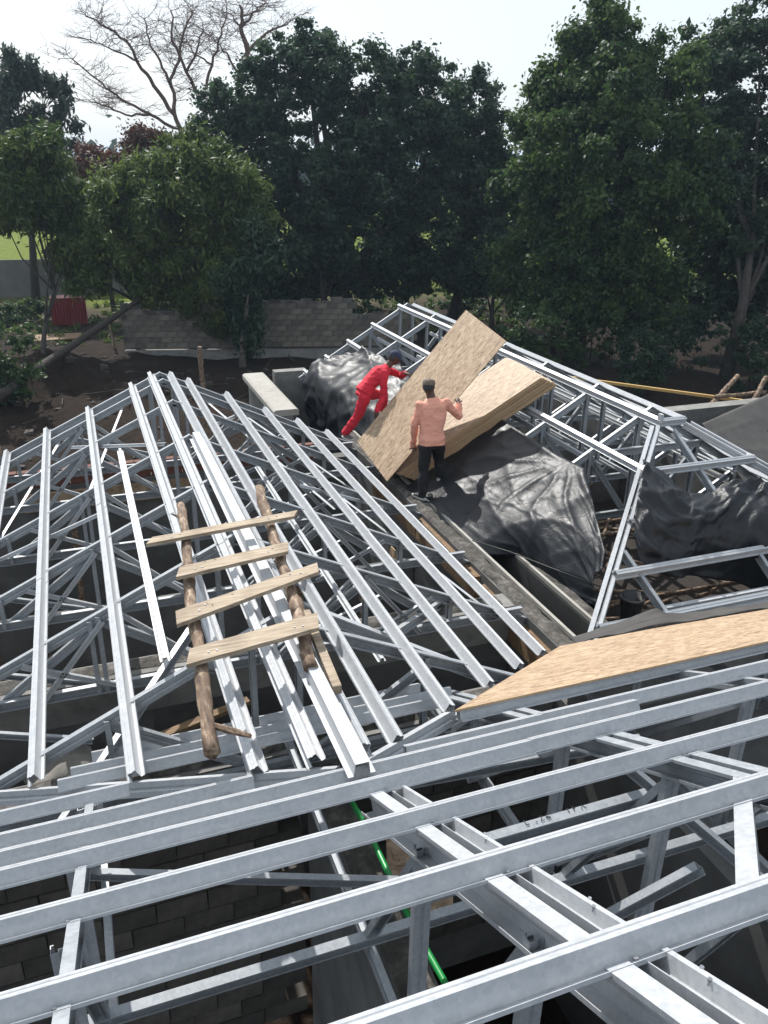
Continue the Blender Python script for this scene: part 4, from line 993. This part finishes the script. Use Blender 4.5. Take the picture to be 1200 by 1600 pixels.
# man in peach shirt, seen from behind
LA = W(4.17, 9.52, -4.22); RA = W(4.50, 9.70, -4.03)
hL = on_sheet(.60, -.01); hR = on_sheet(1.50, -.01)
J = dict(pelvis=W(4.31, 9.60, -3.50), waist=W(4.32, 9.63, -3.32), chest=W(4.35, 9.70, -3.06), neck=W(4.34, 9.75, -2.915), headb=W(4.325, 9.775, -2.84), head=W(4.315, 9.785, -2.79),
         shL=W(4.17, 9.73, -3.02), elL=W(4.10, 9.72, -3.28), wrL=hL + Vector((-.07, -.10, .06)), shR=W(4.53, 9.68, -3.00), elR=W(4.73, 9.66, -3.20), wrR=hR + Vector((-.02, -.12, -.02)),
         hipL=W(4.22, 9.59, -3.56), knL=W(4.20, 9.60, -3.90), anL=LA, hipR=W(4.41, 9.60, -3.55), knR=W(4.47, 9.70, -3.80), anR=RA)
person('man in a peach shirt, black trousers and brown cap steadying the lifted board', J, (.5, .85, -.15), (.1, .2, 1), PEACH, BLACKCLOTH, 'beanie', BROWNCAP,
       [(J['wrL'], (.5, .8, -.3), (.3, .3, -1), 1), (J['wrR'], (.1, .8, .5), (.2, .9, -.4), -1)], [('anL', (-.35, .9, 0)), ('anR', (.6, .75, 0))], SHOE, 'shirt', 'trousers', W(4.3, 9.6, -4.3))
# man in red, leaning over from the left
hN = on_sheet(.50, 1.2); hF = on_sheet(1.36, 1.2)
J = dict(pelvis=W(4.02, 11.58, -3.30), waist=W(4.12, 11.60, -3.17), chest=W(4.31, 11.60, -3.00), neck=W(4.42, 11.60, -2.91), headb=W(4.47, 11.60, -2.86), head=W(4.515, 11.59, -2.80),
         shR=W(4.28, 11.42, -3.00), elR=W(4.27, 11.38, -3.33), wrR=hN + Vector((.04, .07, .09)), shL=W(4.42, 11.78, -3.00), elL=W(4.68, 11.70, -3.12), wrL=hF + Vector((-.05, .11, .02)),
         hipR=W(3.99, 11.48, -3.36), knR=W(3.92, 11.56, -3.66), anR=W(3.765, 11.75, -3.995), hipL=W(4.05, 11.68, -3.36), knL=W(4.44, 11.85, -3.44), anL=W(4.50, 11.95, -3.92))
person('man in red overalls and navy cap leaning over to lift the board', J, (.82, -.25, -.45), (.5, 0, .85), RED, RED, 'cap', NAVY,
       [(J['wrR'], (-.1, -.3, -.9), (.3, -.9, .1), 1), (J['wrL'], (.6, -.75, -.1), (.2, -.3, -.9), 1)], [('anR', (.35, -.85, 0)), ('anL', (.8, .2, 0))], SHOE_GREY, 'overall_top', 'overall_trousers', W(3.9, 11.6, -4.1), .02)

# ------------------------------------------------------------------ fence walls, red sheet, ground clutter
fw = thing('stone_wall', 'broken grey stone block wall with a crumbling top behind the roofs', 'wall', (6, 33, 0))
bm_ = MB(); bm_.box((-.205, -.10, -.108), (.205, .10, .108), .012); proto = bm_.build('block', STONE, fw); me_st = proto.data; bpy.data.objects.remove(proto); me_st.transform(Matrix.Translation(Vector(fw.location)))
A0 = Vector((1.64, 34.3, -.1)); A1 = Vector((13.2, 31.6, -.1)); dirw = (A1 - A0).normalized(); LW = (A1 - A0).length; angw = math.atan2(dirw.y, dirw.x)
def fence_top(s):
    n_ = .16 * mnoise.noise(Vector((s * 1.7, 2.2, 0)))
    if s < 3.0: return 1.72 - (.24 if .9 < s < 1.9 else .0)
    if s < 8.2: return 1.86 + n_
    if s < 9.4: return 2.05 + n_ * 2
    return 1.35 + n_ * 2.2
cnt = 0
b_ = MB(); b_.sweep(A0 + Vector((0, 0, .25)), A1 + Vector((0, 0, .25)), [(-.16, -.35), (.16, -.35), (.16, .2), (-.16, .2)]); b_.build('footing', CONC, fw)
for r in range(9):
    for i in range(int(LW / .42)):
        s = .21 + i * .42 + (r % 2) * .21; z = .56 + r * .222
        if z + .1 > fence_top(s) + random.uniform(-.05, .05) + .45: continue
        if cnt >= 290: break
        p = A0 + dirw * s; cnt += 1
        inst('block', me_st, fw, Matrix.Translation(Vector((p.x, p.y, z)) - Vector(fw.location)) @ Matrix.Rotation(angw + random.uniform(-.01, .01), 4, 'Z'))
core = MB()
for i in range(int(LW / .42)):
    s = i * .42; p = A0 + dirw * s; q = A0 + dirw * (s + .42); h = min(fence_top(s + .1), fence_top(s + .4)) + .22
    core.sweep((p.x, p.y, .44), (q.x, q.y, .44), [(-.085, 0), (.085, 0), (.085, max(.1, h - .2)), (-.085, max(.1, h - .2))])
core.build('mortar_core', MORTAR, fw)
pw = thing('boundary_wall', 'long pale precast panel boundary wall in front of the green field', 'wall', (0, 52, 0))
for i in range(17):
    x = -24 + i * 2.0
    for k in range(4):
        b_ = MB(); b_.box((x + .056, 52.0, .0 + k * .52), (x + 1.93, 52.06 + .012 * (k % 2), .521 + k * .52), .004); b_.build('panel', PANEL, pw)
    b_ = MB(); b_.box((x - .07, 51.94, 0), (x + .055, 52.12, 2.2)); b_.build('post', PANEL, pw)
rs = thing('red_metal_shed', 'small dark red sheet metal shed by the boundary wall', 'shed', (-.3, 42.4, 0))
def corr(x0, x1, y, z0, z1, n_=24):
    b_ = MB()
    for i in range(n_ + 1):
        x = x0 + (x1 - x0) * i / n_; yy = y + (.02 if i % 2 else -.02); b_.v += [(x, yy, z0), (x, yy, z1), (x, yy + .01, z0), (x, yy + .01, z1)]
    for i in range(n_):
        a = i * 4; b_.f += [(a, a + 4, a + 5, a + 1), (a + 2, a + 3, a + 7, a + 6), (a + 1, a + 5, a + 7, a + 3), (a, a + 2, a + 6, a + 4)]
    return b_
corr(-1.15, .42, 42.2, .05, 1.3).build('front_sheet', RED_SHEET, rs); corr(-1.15, .42, 43.2, .05, 1.2).build('back_sheet', RED_SHEET, rs)
b_ = MB(); b_.box((-1.17, 42.23, .05), (-1.13, 43.19, 1.22)); b_.box((.40, 42.23, .05), (.44, 43.19, 1.22)); b_.build('side_sheet', RED_SHEET, rs)
b_ = MB(); b_.box((-1.16, 42.17, 1.295), (.43, 43.22, 1.325)); b_.build('roof', RED_SHEET, rs)
b_ = MB(); b_.box((-1.9, 38.3, .12), (.05, 39.6, .16), .03); tagged(b_.build('timber_sheet', FORMWORK), 'flat brown sheet lying on the ground below the red shed', 'board')
b_ = wob_pole(Vector((1.3, 35.6, 0)), Vector((1.15, 35.2, 1.5)), .05, .045, 61); tagged(b_.build('timber_post', PLANK, None, True), 'leaning timber post at the left end of the stone wall', 'post')
# rubble and sticks on the dirt (nobody could count it)
b_ = MB()
for k in range(420):
    x = random.uniform(-6, 14); y = random.uniform(18, 35)
    if 1.5 < x and y > 31.2: continue
    z = ground_height(x, y); r = random.choice((.05, .07, .1, .14)) * random.uniform(.6, 1.2)
    c = Vector((x, y, z + r * .2)); vs = [c + Vector((random.uniform(.6, 1) * r * sx, random.uniform(.6, 1) * r * sy, random.uniform(.4, .8) * r * sz)) for sx in (-1, 1) for sy in (-1, 1) for sz in (-1, 1)]
    b_.add(vs, [(0, 1, 3, 2), (4, 6, 7, 5), (0, 4, 5, 1), (2, 3, 7, 6), (0, 2, 6, 4), (1, 5, 7, 3)])
for k in range(90):
    x = random.uniform(-6, 12); y = random.uniform(19, 33); z = ground_height(x, y); a = random.uniform(0, 3.14); L = random.uniform(.3, 1.0)
    b_.tube([(x - L * math.cos(a), y - L * math.sin(a), z + .05), (x, y, z + .1), (x + L * math.cos(a), y + L * math.sin(a), z + .06)], .02, 4)
o = tagged(b_.build('rubble', m_plain('earthy_rubble', [(.3, (.018, .013, .010)), (.5, (.034, .026, .021)), (.72, (.10, .085, .07))], 2.5)), 'stones and sticks strewn over the dug dirt', 'rubble'); o['kind'] = 'stuff'

# ------------------------------------------------------------------ trees
def leaf_mesh(centers, radii, counts, size, tint, droop=0.0, elong=1.7, normal_up=.25, seed=0, name='crown'):
    r = np.random.default_rng(seed); tot = int(sum(counts)); C = np.repeat(np.asarray(centers), counts, axis=0); Rr = np.repeat(np.asarray(radii), counts, axis=0); T = np.repeat(np.asarray(tint), counts)
    d = r.normal(size=(tot, 3)); d /= np.linalg.norm(d, axis=1, keepdims=True); rad = np.clip(np.abs(r.normal(size=(tot, 1))) * .62, 0, 1.7)
    P = C + d * rad * Rr
    nrm = d * .7 + r.normal(size=(tot, 3)) * .6 + np.array([0, 0, normal_up]); nrm /= np.linalg.norm(nrm, axis=1, keepdims=True)
    a = r.normal(size=(tot, 3)); a[:, 2] -= droop * 2.2; t = a - nrm * np.sum(a * nrm, axis=1, keepdims=True); t /= np.linalg.norm(t, axis=1, keepdims=True) + 1e-9
    b = np.cross(nrm, t); s = size * (.6 + .8 * r.random((tot, 1)))
    V = np.stack([P - t * s * elong * .5, P + b * s * .5 + nrm * s * .12, P + t * s * elong * .5, P - b * s * .5 + nrm * s * .12], axis=1).reshape(-1, 3)
    me = bpy.data.meshes.new(name); me.vertices.add(tot * 4); me.vertices.foreach_set('co', V.astype(np.float32).ravel())
    me.loops.add(tot * 4); me.loops.foreach_set('vertex_index', np.arange(tot * 4, dtype=np.int32)); me.polygons.add(tot)
    me.polygons.foreach_set('loop_start', np.arange(0, tot * 4, 4, dtype=np.int32))
    me.update(calc_edges=True); me.validate()
    at = me.attributes.new('tint', 'FLOAT_COLOR', 'FACE'); tv = np.clip(T + r.normal(size=tot) * .2, 0, 1); colr = np.ones((tot, 4), np.float32); colr[:, :3] = tv[:, None]
    at.data.foreach_set('color', colr.ravel()); return me
def tree(name, label, base, lobes, n_leaves, size, leafm, barkm, trunk_r, clumps=14, clump_r=.55, droop=0., seed=1, group='trees behind the site', cat='tree', trunk_pts=None, elong=1.7, fill=.75):
    """lobes: (cx,cy,cz,rx,ry,rz) in world; clumps of leaves spread over and inside each lobe"""
    r = np.random.default_rng(seed); root = thing(name, label, cat, base, group)
    cs = []; rs_ = []; tn = []
    for (cx, cy, cz, rx, ry, rz) in lobes:
        m_ = max(6, int(clumps * (rx * rz) ** .75))
        for k in range(m_):
            d = r.normal(size=3); d /= np.linalg.norm(d); q = r.uniform(.55, 1.02) if r.random() < fill else r.uniform(.1, .6)
            cs.append((cx + d[0] * rx * q, cy + d[1] * ry * q, cz + d[2] * rz * q)); f = r.uniform(.6, 1.25) * clump_r
            rs_.append((f, f, f * r.uniform(.55, .85) * (1 + droop))); tn.append(r.uniform(.1, .9))
    w = np.array([a[0] * a[2] for a in rs_]); w = w / w.sum(); cnt_ = np.maximum(4, (w * n_leaves).astype(int))
    me = leaf_mesh(cs, rs_, cnt_, size, tn, droop, elong, seed=seed); me.materials.append(leafm); me.transform(Matrix.Translation(-Vector(base)))
    o = bpy.data.objects.new('crown', me); COL.objects.link(o); o.parent = root
    b_ = MB(); base = Vector(base); tops = Vector(np.mean([l[:3] for l in lobes], axis=0))
    tp = [base - Vector((0, 0, .2))] + ([Vector(p) for p in trunk_pts] if trunk_pts else [base.lerp(tops, .35) + Vector((r.normal() * .2, 0, 0)), base.lerp(tops, .7)]) + [tops]
    m_ = len(tp); b_.tube(tp, [trunk_r * (1.25 if i == 0 else 1 - .75 * i / (m_ - 1)) for i in range(m_)], 9)
    for l in lobes:
        c = Vector(l[:3]); fork = tp[min(m_ - 2, 1 + int(r.random() * (m_ - 2)))]; mid = fork.lerp(c, .5) + Vector((r.uniform(-1, 1), r.uniform(-1, 1), r.uniform(-1, .3))) * .3
        b_.tube([fork, mid, c], [trunk_r * .45, trunk_r * .28, trunk_r * .12], 6)
        for k in range(5):
            e = c + Vector((r.uniform(-.7, .7) * l[3], r.uniform(-.7, .7) * l[4], r.uniform(-.7, .5) * l[5])); b_.tube([mid.lerp(c, .6), c.lerp(e, .5) + Vector((0, 0, .1)), e], [trunk_r * .14, trunk_r * .09, .015], 5)
    b_.build('trunk', barkm, root, True)
    return root
def ray(px, py):
    d = (px - 600, py - 800, F_PX); return Vector([sum(Rm[i][j] * d[j] for j in range(3)) for i in range(3)])
def at(px, py, D):                      # point seen at (px,py) in the photograph, D metres away over the ground
    d = ray(px, py); k = D / math.hypot(d.x, d.y); return Vector((d.x * k, d.y * k, d.z * k + CZ))
def lobe(px, py, D, rpx, rpy=None, depth=None):
    c = at(px, py, D); s = D / F_PX * 1.06; rx = rpx * s; rz = (rpy or rpx) * s; return (c.x, c.y, c.z, rx, depth or (rx + rz) / 2, rz)
def foot(px, D): p = at(px, 500, D); return (p.x, p.y, 0.0)
# big dark tree in the middle
L = [lobe(*a) for a in ((490, 110, 41, 75, 55), (420, 150, 41, 70, 60), (575, 150, 41, 85, 70), (655, 165, 40.5, 65, 70), (385, 240, 40.5, 75, 75), (480, 245, 40, 95, 80), (590, 260, 40, 95, 85), (680, 270, 40, 75, 85),
                        (420, 350, 40, 80, 70), (520, 360, 40, 95, 65), (630, 360, 40, 85, 65), (400, 430, 39.5, 70, 65), (480, 80, 41.5, 30, 24), (640, 115, 41, 40, 35), (350, 190, 41, 40, 50), (345, 440, 39, 60, 60), (470, 450, 40, 60, 45), (560, 430, 40.5, 60, 40), (640, 425, 40.5, 60, 45), (430, 480, 39, 50, 40))]
tree('broadleaf_tree', 'huge dark broadleaf tree filling the middle of the treeline', foot(545, 40), L, 240000, .115, LEAF_DARK, BARK, .55, 17, .5, seed=2)
L = [lobe(*a) for a in ((730, 150, 42, 42, 42), (715, 215, 42, 60, 60), (755, 260, 42, 45, 60), (740, 340, 42, 60, 60), (770, 170, 43, 18, 26), (720, 410, 42, 55, 45), (680, 420, 42, 40, 45), (755, 420, 42, 40, 50), (785, 270, 42, 36, 40), (795, 330, 42, 45, 55), (790, 400, 42, 40, 50))]
tree('broadleaf_tree', 'narrow dark tree right of the huge one, with a rounded top', foot(705, 42), L, 85000, .115, LEAF_DARK, BARK, .28, 17, .45, seed=3)
L = [lobe(*a) for a in ((945, 60, 37, 48, 45), (900, 80, 37, 24, 20), (990, 95, 37, 25, 40), (850, 130, 37, 26, 22), (890, 150, 37, 60, 45), (960, 160, 36, 80, 60), (1040, 130, 37, 55, 55), (848, 205, 36.5, 40, 44), (900, 240, 35, 85, 70), (1010, 240, 35, 85, 70), (1080, 240, 36, 40, 45),
                        (850, 310, 35, 75, 55), (950, 330, 34.5, 85, 60), (1040, 330, 35, 75, 60), (840, 390, 35, 60, 50), (920, 410, 34.5, 75, 50), (1000, 420, 35, 70, 45), (840, 450, 34.8, 50, 40), (920, 470, 34.5, 60, 40), (1000, 480, 35, 55, 40), (820, 430, 36, 40, 40))]
tree('broadleaf_tree', 'tall green tree right of centre with a ragged pointed top', foot(905, 36), L, 260000, .11, LEAF_MID, BARK, .38, 18, .46, droop=.3, seed=4)
L = [lobe(*a) for a in ((1085, 110, 42, 45, 45), (1140, 75, 42, 40, 38), (1190, 50, 42, 45, 35), (1230, 120, 41, 70, 70), (1150, 160, 41, 70, 60), (1120, 250, 40, 60, 70), (1200, 240, 40, 75, 70), (1160, 330, 40, 85, 60), (1230, 350, 40, 80, 70), (1110, 400, 40, 60, 50), (1180, 420, 40, 80, 45), (1280, 250, 40, 70, 120), (1080, 470, 38, 60, 45), (1190, 470, 38, 70, 40), (1260, 450, 38, 60, 60), (1150, 290, 37, 60, 50), (1200, 360, 37, 60, 55), (1130, 370, 37, 50, 50))]
tree('broadleaf_tree', 'dark tree cut by the right edge, with a pale leaning trunk', foot(1150, 33), L, 170000, .115, LEAF_DARK, BARK, .24, 15, .5, seed=5, trunk_pts=[at(1160, 480, 33.5), at(1175, 380, 36)])
tw = thing('sapling', 'single tufted sapling tip above the treeline at the right', 'tree', foot(1075, 44), 'trees behind the site')
c = at(1075, 48, 44); me = leaf_mesh([tuple(c), tuple(at(1072, 56, 44))], [(.35, .35, .22), (.25, .25, .2)], [60, 40], .22, [.3, .5], seed=8); me.materials.append(LEAF_DARK); me.transform(Matrix.Translation(-Vector(foot(1075, 44))))
o = bpy.data.objects.new('crown', me); COL.objects.link(o); o.parent = tw
b_ = MB(); b_.tube([foot(1075, 44), c], [.1, .03], 5); b_.build('trunk', BARK, tw)
# feathery lighter trees at the left
L = [lobe(*a) for a in ((280, 250, 35, 60, 40), (228, 282, 35, 40, 36), (340, 290, 34.5, 65, 40), (385, 325, 34.5, 42, 36), (270, 320, 34.5, 75, 50), (180, 320, 35, 60, 50), (350, 365, 34.5, 65, 45), (250, 385, 34.5, 70, 45), (165, 385, 35, 50, 45), (330, 430, 34, 55, 50), (360, 490, 34, 45, 40), (290, 470, 34.5, 40, 35), (410, 360, 34.3, 26, 24), (230, 440, 34.6, 45, 30), (130, 420, 35, 36, 36))]
tree('feathery_tree', 'light green feathery tree with drooping sprays left of the dark tree', foot(205, 35), L, 170000, .075, LEAF_LIGHT, BARK, .18, 18, .42, droop=.5, seed=6, elong=3.4, trunk_pts=[at(212, 470, 35), at(235, 420, 34.8)])
L = [lobe(*a) for a in ((45, 245, 36, 40, 45), (20, 300, 36, 55, 50), (80, 290, 36, 45, 50), (60, 325, 36, 45, 30), (115, 345, 36, 28, 40), (108, 400, 35.5, 20, 28), (0, 330, 36, 30, 24))]
tree('feathery_tree', 'light green feathery tree at the left edge with a thin curved trunk', at(55, 575, 30) * 1.0 - Vector((0, 0, at(55, 575, 30).z)), L, 80000, .075, LEAF_LIGHT, BARK, .10, 18, .42, droop=.5, seed=7, elong=3.4, trunk_pts=[at(70, 510, 33), at(85, 455, 34.5), at(62, 370, 35.8)])
# fallen / leaning dark trunk from the dirt up into the feathery tree
dt = thing('leaning_trunk', 'dark bare trunk leaning up from the dirt into the feathery tree', 'tree', at(5, 610, 26), 'trees behind the site')
b_ = MB(); b_.tube([at(-30, 640, 25), at(60, 575, 28), at(150, 515, 32), at(215, 470, 34), at(275, 400, 34.6)], [.17, .14, .12, .09, .05], 8); b_.build('trunk', BARK, dt, True)
# eucalyptus with a pale stem in front of the dark tree
L = [lobe(*a) for a in ((375, 440, 32.5, 35, 45), (385, 500, 32.5, 30, 35), (405, 400, 32.5, 30, 40))]
tree('slender_tree', 'slender tree with a pale straight stem before the stone wall', foot(375, 31.8)[:2] + (0.0,), L, 22000, .09, LEAF_DARK, BARK_PALE, .13, 14, .4, droop=.6, seed=12, elong=3)
# far left drooping tree
L = [lobe(*a) for a in ((25, 115, 50, 26, 24), (72, 150, 50, 24, 34), (35, 180, 50, 32, 36), (95, 190, 50, 22, 40), (5, 140, 50, 20, 45), (60, 225, 50, 45, 30))]
tree('drooping_tree', 'grey green drooping tree against the sky at the top left', foot(60, 50), L, 17000, .12, LEAF_GREY, BARK, .22, 7, .42, droop=.8, seed=13, elong=3, fill=.9)
L = [lobe(*a) for a in ((205, 232, 46, 40, 20), (160, 262, 46, 38, 22), (235, 216, 46, 26, 14), (185, 262, 45.5, 44, 26), (150, 285, 46, 34, 22), (140, 250, 46, 16, 12), (128, 400, 46, 16, 40))]
tree('rust_coloured_tree', 'rust red foliage between the feathery trees and the bare acacia', foot(180, 46), L, 30000, .11, LEAF_RED, BARK, .12, 9, .6, seed=14, fill=.5)
# narrow trunks in the shade under the big crowns, each with a low sprig crown
for k, (px, D, py, lab) in enumerate(((500, 38, 360, 'forked dark tree under the crowns left of the board'), (628, 41, 380, 'thin dark tree behind the far roof peak'), (772, 38, 400, 'thin pole like tree just above the lifted board'), (870, 36, 420, 'small tree under the tall green one, left trunk'), (985, 36, 420, 'small tree under the tall green one, right trunk'))):
    L = [lobe(px, py - 10, D, 34, 34), lobe(px - 28, py + 30, D, 26, 26), lobe(px + 28, py + 35, D, 26, 30)]
    tree('understorey_tree', lab, foot(px, D), L, 14000, .13, LEAF_DARK if k < 3 else LEAF_MID, BARK, .13, 10, .45, droop=.4, seed=20 + k, group='small trees in the shade')
# distant hazy wood on the horizon
cs = []; rs_ = []; tn = []; cn = []
for k in range(420):
    a = rng.uniform(-.35, 1.1); D = rng.uniform(150, 215); x, y = D * math.sin(a), D * math.cos(a); h = rng.uniform(3.5, 9.5)
    cs.append((x, y, h * .6)); rs_.append((5.5, 5.5, h * .6)); tn.append(rng.uniform(.2, .8)); cn.append(90)
me = leaf_mesh(cs, rs_, cn, 1.3, tn, seed=77, name='distant_wood'); me.materials.append(LEAF_GREY)
o = tagged(bpy.data.objects.new('distant_wood', me), 'far line of trees across the field', 'wood'); o['kind'] = 'stuff'; COL.objects.link(o)
# shrubs and undergrowth along the walls
def shrub(px, py, D, r_, label, n_=2500, m=LEAF_SHRUB, seed=1):
    c = at(px, py, D); z = max(.3, c.z); L = [(c.x + math.cos(q) * r_ * .5, c.y + math.sin(q) * r_ * .4, z * .7, r_ * .7, r_ * .6, max(.35, z * .75)) for q in (0, 2.1, 4.2)]
    tree('shrub', label, (c.x, c.y, 0), L, n_ * 3, .075, m, BARK, .04, 18, .26, seed=seed, group='shrubs along the walls', cat='shrub')
for k, (px, py, D, r_, lab, m) in enumerate(((5, 545, 27, .9, 'leafy shrub at the left edge above the dirt', LEAF_SHRUB), (30, 480, 44, 1.6, 'low shrub left of the red shed', LEAF_SHRUB), (260, 480, 40, 1.5, 'shrub right of the red shed', LEAF_SHRUB), (320, 520, 35.4, .9, 'shrub behind the stone wall near the slender tree', LEAF_DARK),
                                         (430, 500, 36, 1.6, 'dark shrub behind the stone wall centre', LEAF_DARK), (590, 490, 37, 1.4, 'dark shrub left of the far roof peak', LEAF_DARK), (840, 500, 32, 1.5, 'shrub below the tall green tree', LEAF_SHRUB), (930, 480, 34, 1.8, 'wide shrub right of the board under the green tree', LEAF_SHRUB),
                                         (1060, 500, 34, 1.9, 'dark shrub left of the pale leaning trunk', LEAF_DARK), (1190, 520, 33, 1.9, 'dark shrub at the right edge under the trees', LEAF_DARK), (1010, 540, 30, 1.0, 'low weeds in the shade behind the right roof', LEAF_DARK), (720, 470, 44, 1.3, 'dim shrub above the top of the lifted board', LEAF_SHRUB))):
    shrub(px, py, D, r_, lab, 2600, m, 40 + k)
# bare acacia: limbs laid out as the tree stands, then forked twigs
ac = thing('bare_acacia', 'tall leafless flat topped acacia against the white sky', 'tree', foot(330, 52), 'trees behind the site')
Z5 = lambda x, y, dd=0.0: at(x / 2.4, y / 2.4, 52 + dd)
limbs = [([(680, 490), (655, 430), (640, 320), (665, 230), (690, 120), (720, 40)], 0, .15), ([(655, 430), (575, 320), (520, 230), (470, 150), (400, 100), (320, 60)], -1.5, .12), ([(640, 320), (600, 230), (560, 150), (540, 70)], 1.5, .09),
         ([(680, 490), (560, 430), (450, 370), (380, 310), (270, 220)], -1, .11), ([(560, 430), (470, 430), (400, 400), (330, 375)], 1, .07), ([(520, 230), (430, 190), (340, 150)], -2, .06),
         ([(765, 480), (765, 380), (700, 270), (650, 150), (640, 40)], 1, .15), ([(765, 380), (790, 240), (830, 130), (850, 30)], 2, .10), ([(700, 270), (740, 190), (760, 90)], 0, .08), ([(790, 240), (730, 200), (700, 150)], 2, .06)]
bt = MB(); tw_ = MB(); R5 = random.Random(5)
def twig(p, d, L, r, lev):
    n_ = 4; pts = [p]; q = p; dd = d.copy()
    for i in range(n_):
        dd = (dd + Vector((R5.gauss(0, .28), R5.gauss(0, .28), R5.gauss(0, .18) + .05))).normalized(); q = q + dd * L / n_; pts.append(q)
    tw_.tube(pts, [r * (1 - .6 * i / n_) for i in range(n_ + 1)], 3 if lev else 4, False)
    if lev < 3:
        for k in range(4 if lev < 2 else 3):
            i = R5.randint(1, n_); side = Vector((R5.gauss(0, 1), R5.gauss(0, 1), R5.gauss(0, .45))).normalized()
            nd_ = (dd * .8 + side * .9); nd_.z = nd_.z * .5 + .05; twig(pts[i], nd_.normalized(), L * R5.uniform(.55, .8), r * .6, lev + 1)
right_limbs = [([(890, 470), (900, 300), (930, 190), (905, 100), (900, 20)], 0, .26), ([(930, 190), (1000, 120), (1080, 90)], 1, .10), ([(900, 300), (850, 200), (800, 140)], -1, .08), ([(905, 100), (960, 40), (1000, 10)], 1, .08), ([(905, 100), (860, 50)], 0, .06)]
for li, (pts, dd, r) in enumerate(limbs + right_limbs):
    P = [Z5(x, y, dd * i / max(1, len(pts) - 1)) for i, (x, y) in enumerate(pts)]
    if pts[0][1] > 460: P.insert(0, Vector((P[0].x, P[0].y, -.2)))
    fine = []
    for i in range(len(P) - 1):
        for k in range(4): fine.append(P[i].lerp(P[i + 1], k / 4) + Vector((R5.gauss(0, .05), R5.gauss(0, .05), R5.gauss(0, .04))) * (0 if (i == 0 and k == 0) else 1))
    fine.append(P[-1]); m_ = len(fine); bt.tube(fine, [r * (1 - .75 * i / m_) for i in range(m_)], 7)
    for i in range(int(m_ * .42), m_):
        for k in range(2):
            t = (fine[i] - fine[i - 1]).normalized(); side = Vector((R5.gauss(0, 1), R5.gauss(0, .8), R5.gauss(0, .3))); side.x *= 1.4; d = t * .55 + side * .7; d.z = d.z * .45 + .06
            twig(fine[i], d.normalized(), R5.uniform(.8, 1.5), .022, 1)
bt.build('trunk', BARK_PINK, ac, True); tw_.build('twigs', BARK_PINK, ac)['kind'] = 'stuff'
# grass tufts on the strip before the boundary wall
cs = []; rs_ = []; cn = []; tn = []
for k in range(500):
    x, y = random.uniform(-10, 26), random.uniform(36, 51); cs.append((x, y, .1)); rs_.append((.35, .35, .16)); cn.append(14); tn.append(random.random())
me = leaf_mesh(cs, rs_, cn, .12, tn, droop=-.6, elong=3, seed=88, name='grass'); me.materials.append(GRASS_BLADE)
o = tagged(bpy.data.objects.new('grass', me), 'rough grass tufts between the walls', 'grass'); o['kind'] = 'stuff'; COL.objects.link(o)

# ------------------------------------------------------------------ haze over the whole place
hm_ = bpy.data.materials.new('haze'); hm_.use_nodes = True; hn = hm_.node_tree
for n_ in list(hn.nodes):
    if n_.type != 'OUTPUT_MATERIAL': hn.nodes.remove(n_)
pv = hn.nodes.new('ShaderNodeVolumePrincipled'); pv.inputs['Color'].default_value = (.62, .80, 1.0, 1); pv.inputs['Density'].default_value = HAZE
pv.inputs['Anisotropy'].default_value = .3
hn.links.new(pv.outputs[0], [n_ for n_ in hn.nodes if n_.type == 'OUTPUT_MATERIAL'][0].inputs['Volume'])
b_ = MB(); b_.box((-1500, -700, -1.2), (1500, 3200, 16.5)); o = b_.build('haze', hm_); o['kind'] = 'stuff'; o['label'] = 'thin pale haze filling the air'; o['category'] = 'haze'
S.cycles.volume_bounces = 0; S.cycles.volume_step_rate = 4.0
